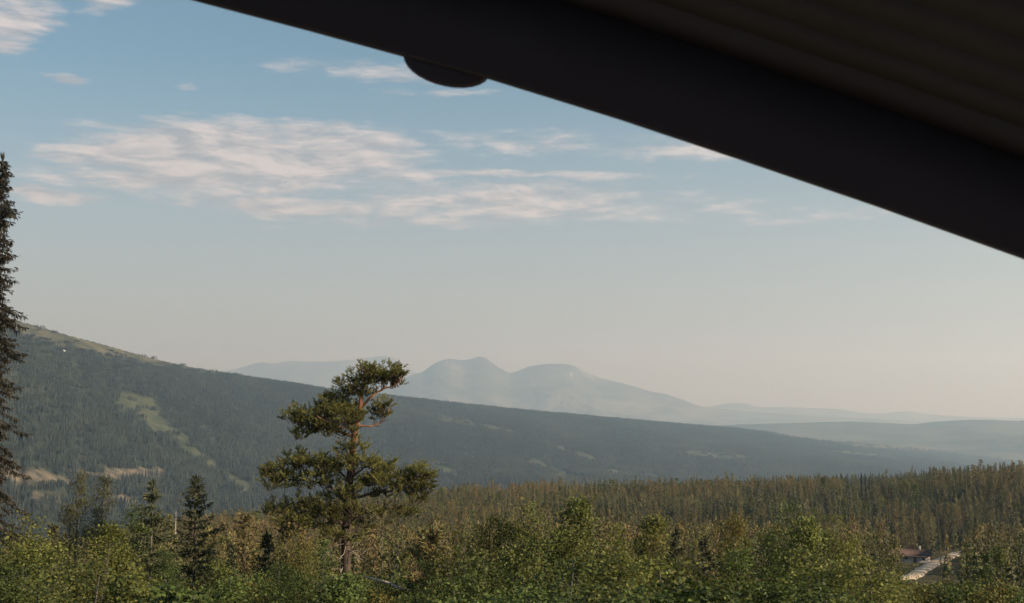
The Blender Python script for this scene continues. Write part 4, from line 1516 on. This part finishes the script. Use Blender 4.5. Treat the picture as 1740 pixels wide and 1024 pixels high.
def slab(name, prof_lo, prof_hi, y0, y1, mat, parent):
    """board following the verge line: lower and upper profile (x,z), from y0 to y1"""
    g = Geo()
    k_ = len(prof_lo)
    v = []
    for (a0, b0) in zip(prof_lo, prof_hi):
        v += [(a0[0], y0, a0[1]), (b0[0], y0, b0[1]), (b0[0], y1, b0[1]), (a0[0], y1, a0[1])]
    f = []
    for i in range(k_ - 1):
        o_ = i * 4
        for j in range(4):
            a0, b0 = o_ + j, o_ + (j + 1) % 4
            f += [(a0, b0, b0 + 4), (a0, b0 + 4, a0 + 4)]
    f += [(0, 1, 2), (0, 2, 3), (k_ * 4 - 4, k_ * 4 - 2, k_ * 4 - 3), (k_ * 4 - 4, k_ * 4 - 1, k_ * 4 - 2)]
    g.add(np.array(v) - ho, f)
    return g.obj(name, mat, parent)


xz = ed[:, [0, 2]]
slab('barge_board', xz, xz + [0, 0.2945], HD, HD + 0.04, M_EAVE, house)
yb = HD - 0.05
for i in range(14):     # soffit boards running along the verge, overhead
    y1 = yb - i * 0.152
    slab('soffit_board', xz + [0, 0.262], xz + [0, 0.29], y1 - 0.1518, y1 + (0.0495 if i == 0 else 0), M_EAVE, house)
slab('added_roof_deck', xz + [0, 0.295], xz + [0, 0.42], -7.0, HD + 0.12, M_EAVE, house)  # unseen thick deck, added so no sun reaches the soffit and barge board
# rounded knob on the lower edge of the board
g = Geo()
kc = P(757, 96, HD)
kr = 80 * HD / F
kh = 40 * HD / F
th = np.linspace(0, 2 * math.pi, 28, endpoint=False)
vs = []
sl = math.atan(0.27)
for yy, sc_ in ((HD + 0.043, 0.97), (HD + 0.050, 1.0), (HD + 0.075, 1.0), (HD + 0.085, 0.93)):
    ex, ez = np.cos(th) * kr * sc_, np.sin(th) * kh * sc_
    vs.append(np.column_stack([kc[0] + ex * math.cos(sl) * 1.0 + ez * math.sin(sl) * 0.3, np.full(28, yy), kc[2] + ez - ex * math.sin(sl) * 0.75]))
v = np.vstack(vs + [[[kc[0], HD + 0.0425, kc[2]]], [[kc[0], HD + 0.088, kc[2]]]])
f = []
for i in range(3):
    for j in range(28):
        a0, b0 = i * 28 + j, i * 28 + (j + 1) % 28
        f += [(a0, b0, b0 + 28), (a0, b0 + 28, a0 + 28)]
for j in range(28):
    f += [(j, 112, (j + 1) % 28), (84 + j, 84 + (j + 1) % 28, 113)]
g.add(v - ho, f)
tag(g.obj('knob', M_EAVE, house, True), 'rounded knob bulging below the verge edge')
# unseen gable wall behind the viewpoint, added to shade the verge from the sun
wl = xz[(xz[:, 0] > -5.5) & (xz[:, 0] < 4.0)]
wl = np.vstack([[[-5.0, np.interp(-5.0, xz[:, 0], xz[:, 1])]], wl[wl[:, 0] > -5.0], [[4.0, np.interp(4.0, xz[:, 0], xz[:, 1])]]])
slab('wall', np.column_stack([wl[:, 0], np.full(len(wl), ho[2] - 0.5)]), wl + [0, 0.25], -1.6, -1.4, M_EAVE, house)

# ================================================================== air
g = Geo()
zlo = float(GZ.min()) - 1.0
x0, x1, y0, y1, z0, z1 = -26500, 26500, -26500, 26500, min(zlo, -290.0), 1350.0
v = [(x, y, z) for z in (z0, z1) for (x, y) in ((x0, y0), (x1, y0), (x1, y1), (x0, y1))]
f = [(0, 2, 1), (0, 3, 2), (4, 5, 6), (4, 6, 7)]
for j in range(4):
    k_ = (j + 1) % 4
    f += [(j, k_, k_ + 4), (j, k_ + 4, j + 4)]
g.add(v, f)
M_HAZE = bpy.data.materials.new('haze')
M_HAZE.use_nodes = True
ht = M_HAZE.node_tree
ht.nodes.clear()
pv = ht.nodes.new('ShaderNodeVolumePrincipled')
pv.inputs['Color'].default_value = (0.58, 0.81, 1.0, 1)
pv.inputs['Absorption Color'].default_value = (1, 1, 1, 1)
pv.inputs['Density'].default_value = 1.0e-4
pv.inputs['Anisotropy'].default_value = 0.42
for s_n in ('Density Attribute', 'Color Attribute', 'Temperature Attribute'):
    if s_n in pv.inputs:
        pv.inputs[s_n].default_value = ''
ho_ = ht.nodes.new('ShaderNodeOutputMaterial')
ht.links.new(pv.outputs[0], ho_.inputs['Volume'])
haze = g.obj('haze', M_HAZE)
tag(haze, 'pale summer haze lying over the whole landscape', 'haze', kind='stuff')
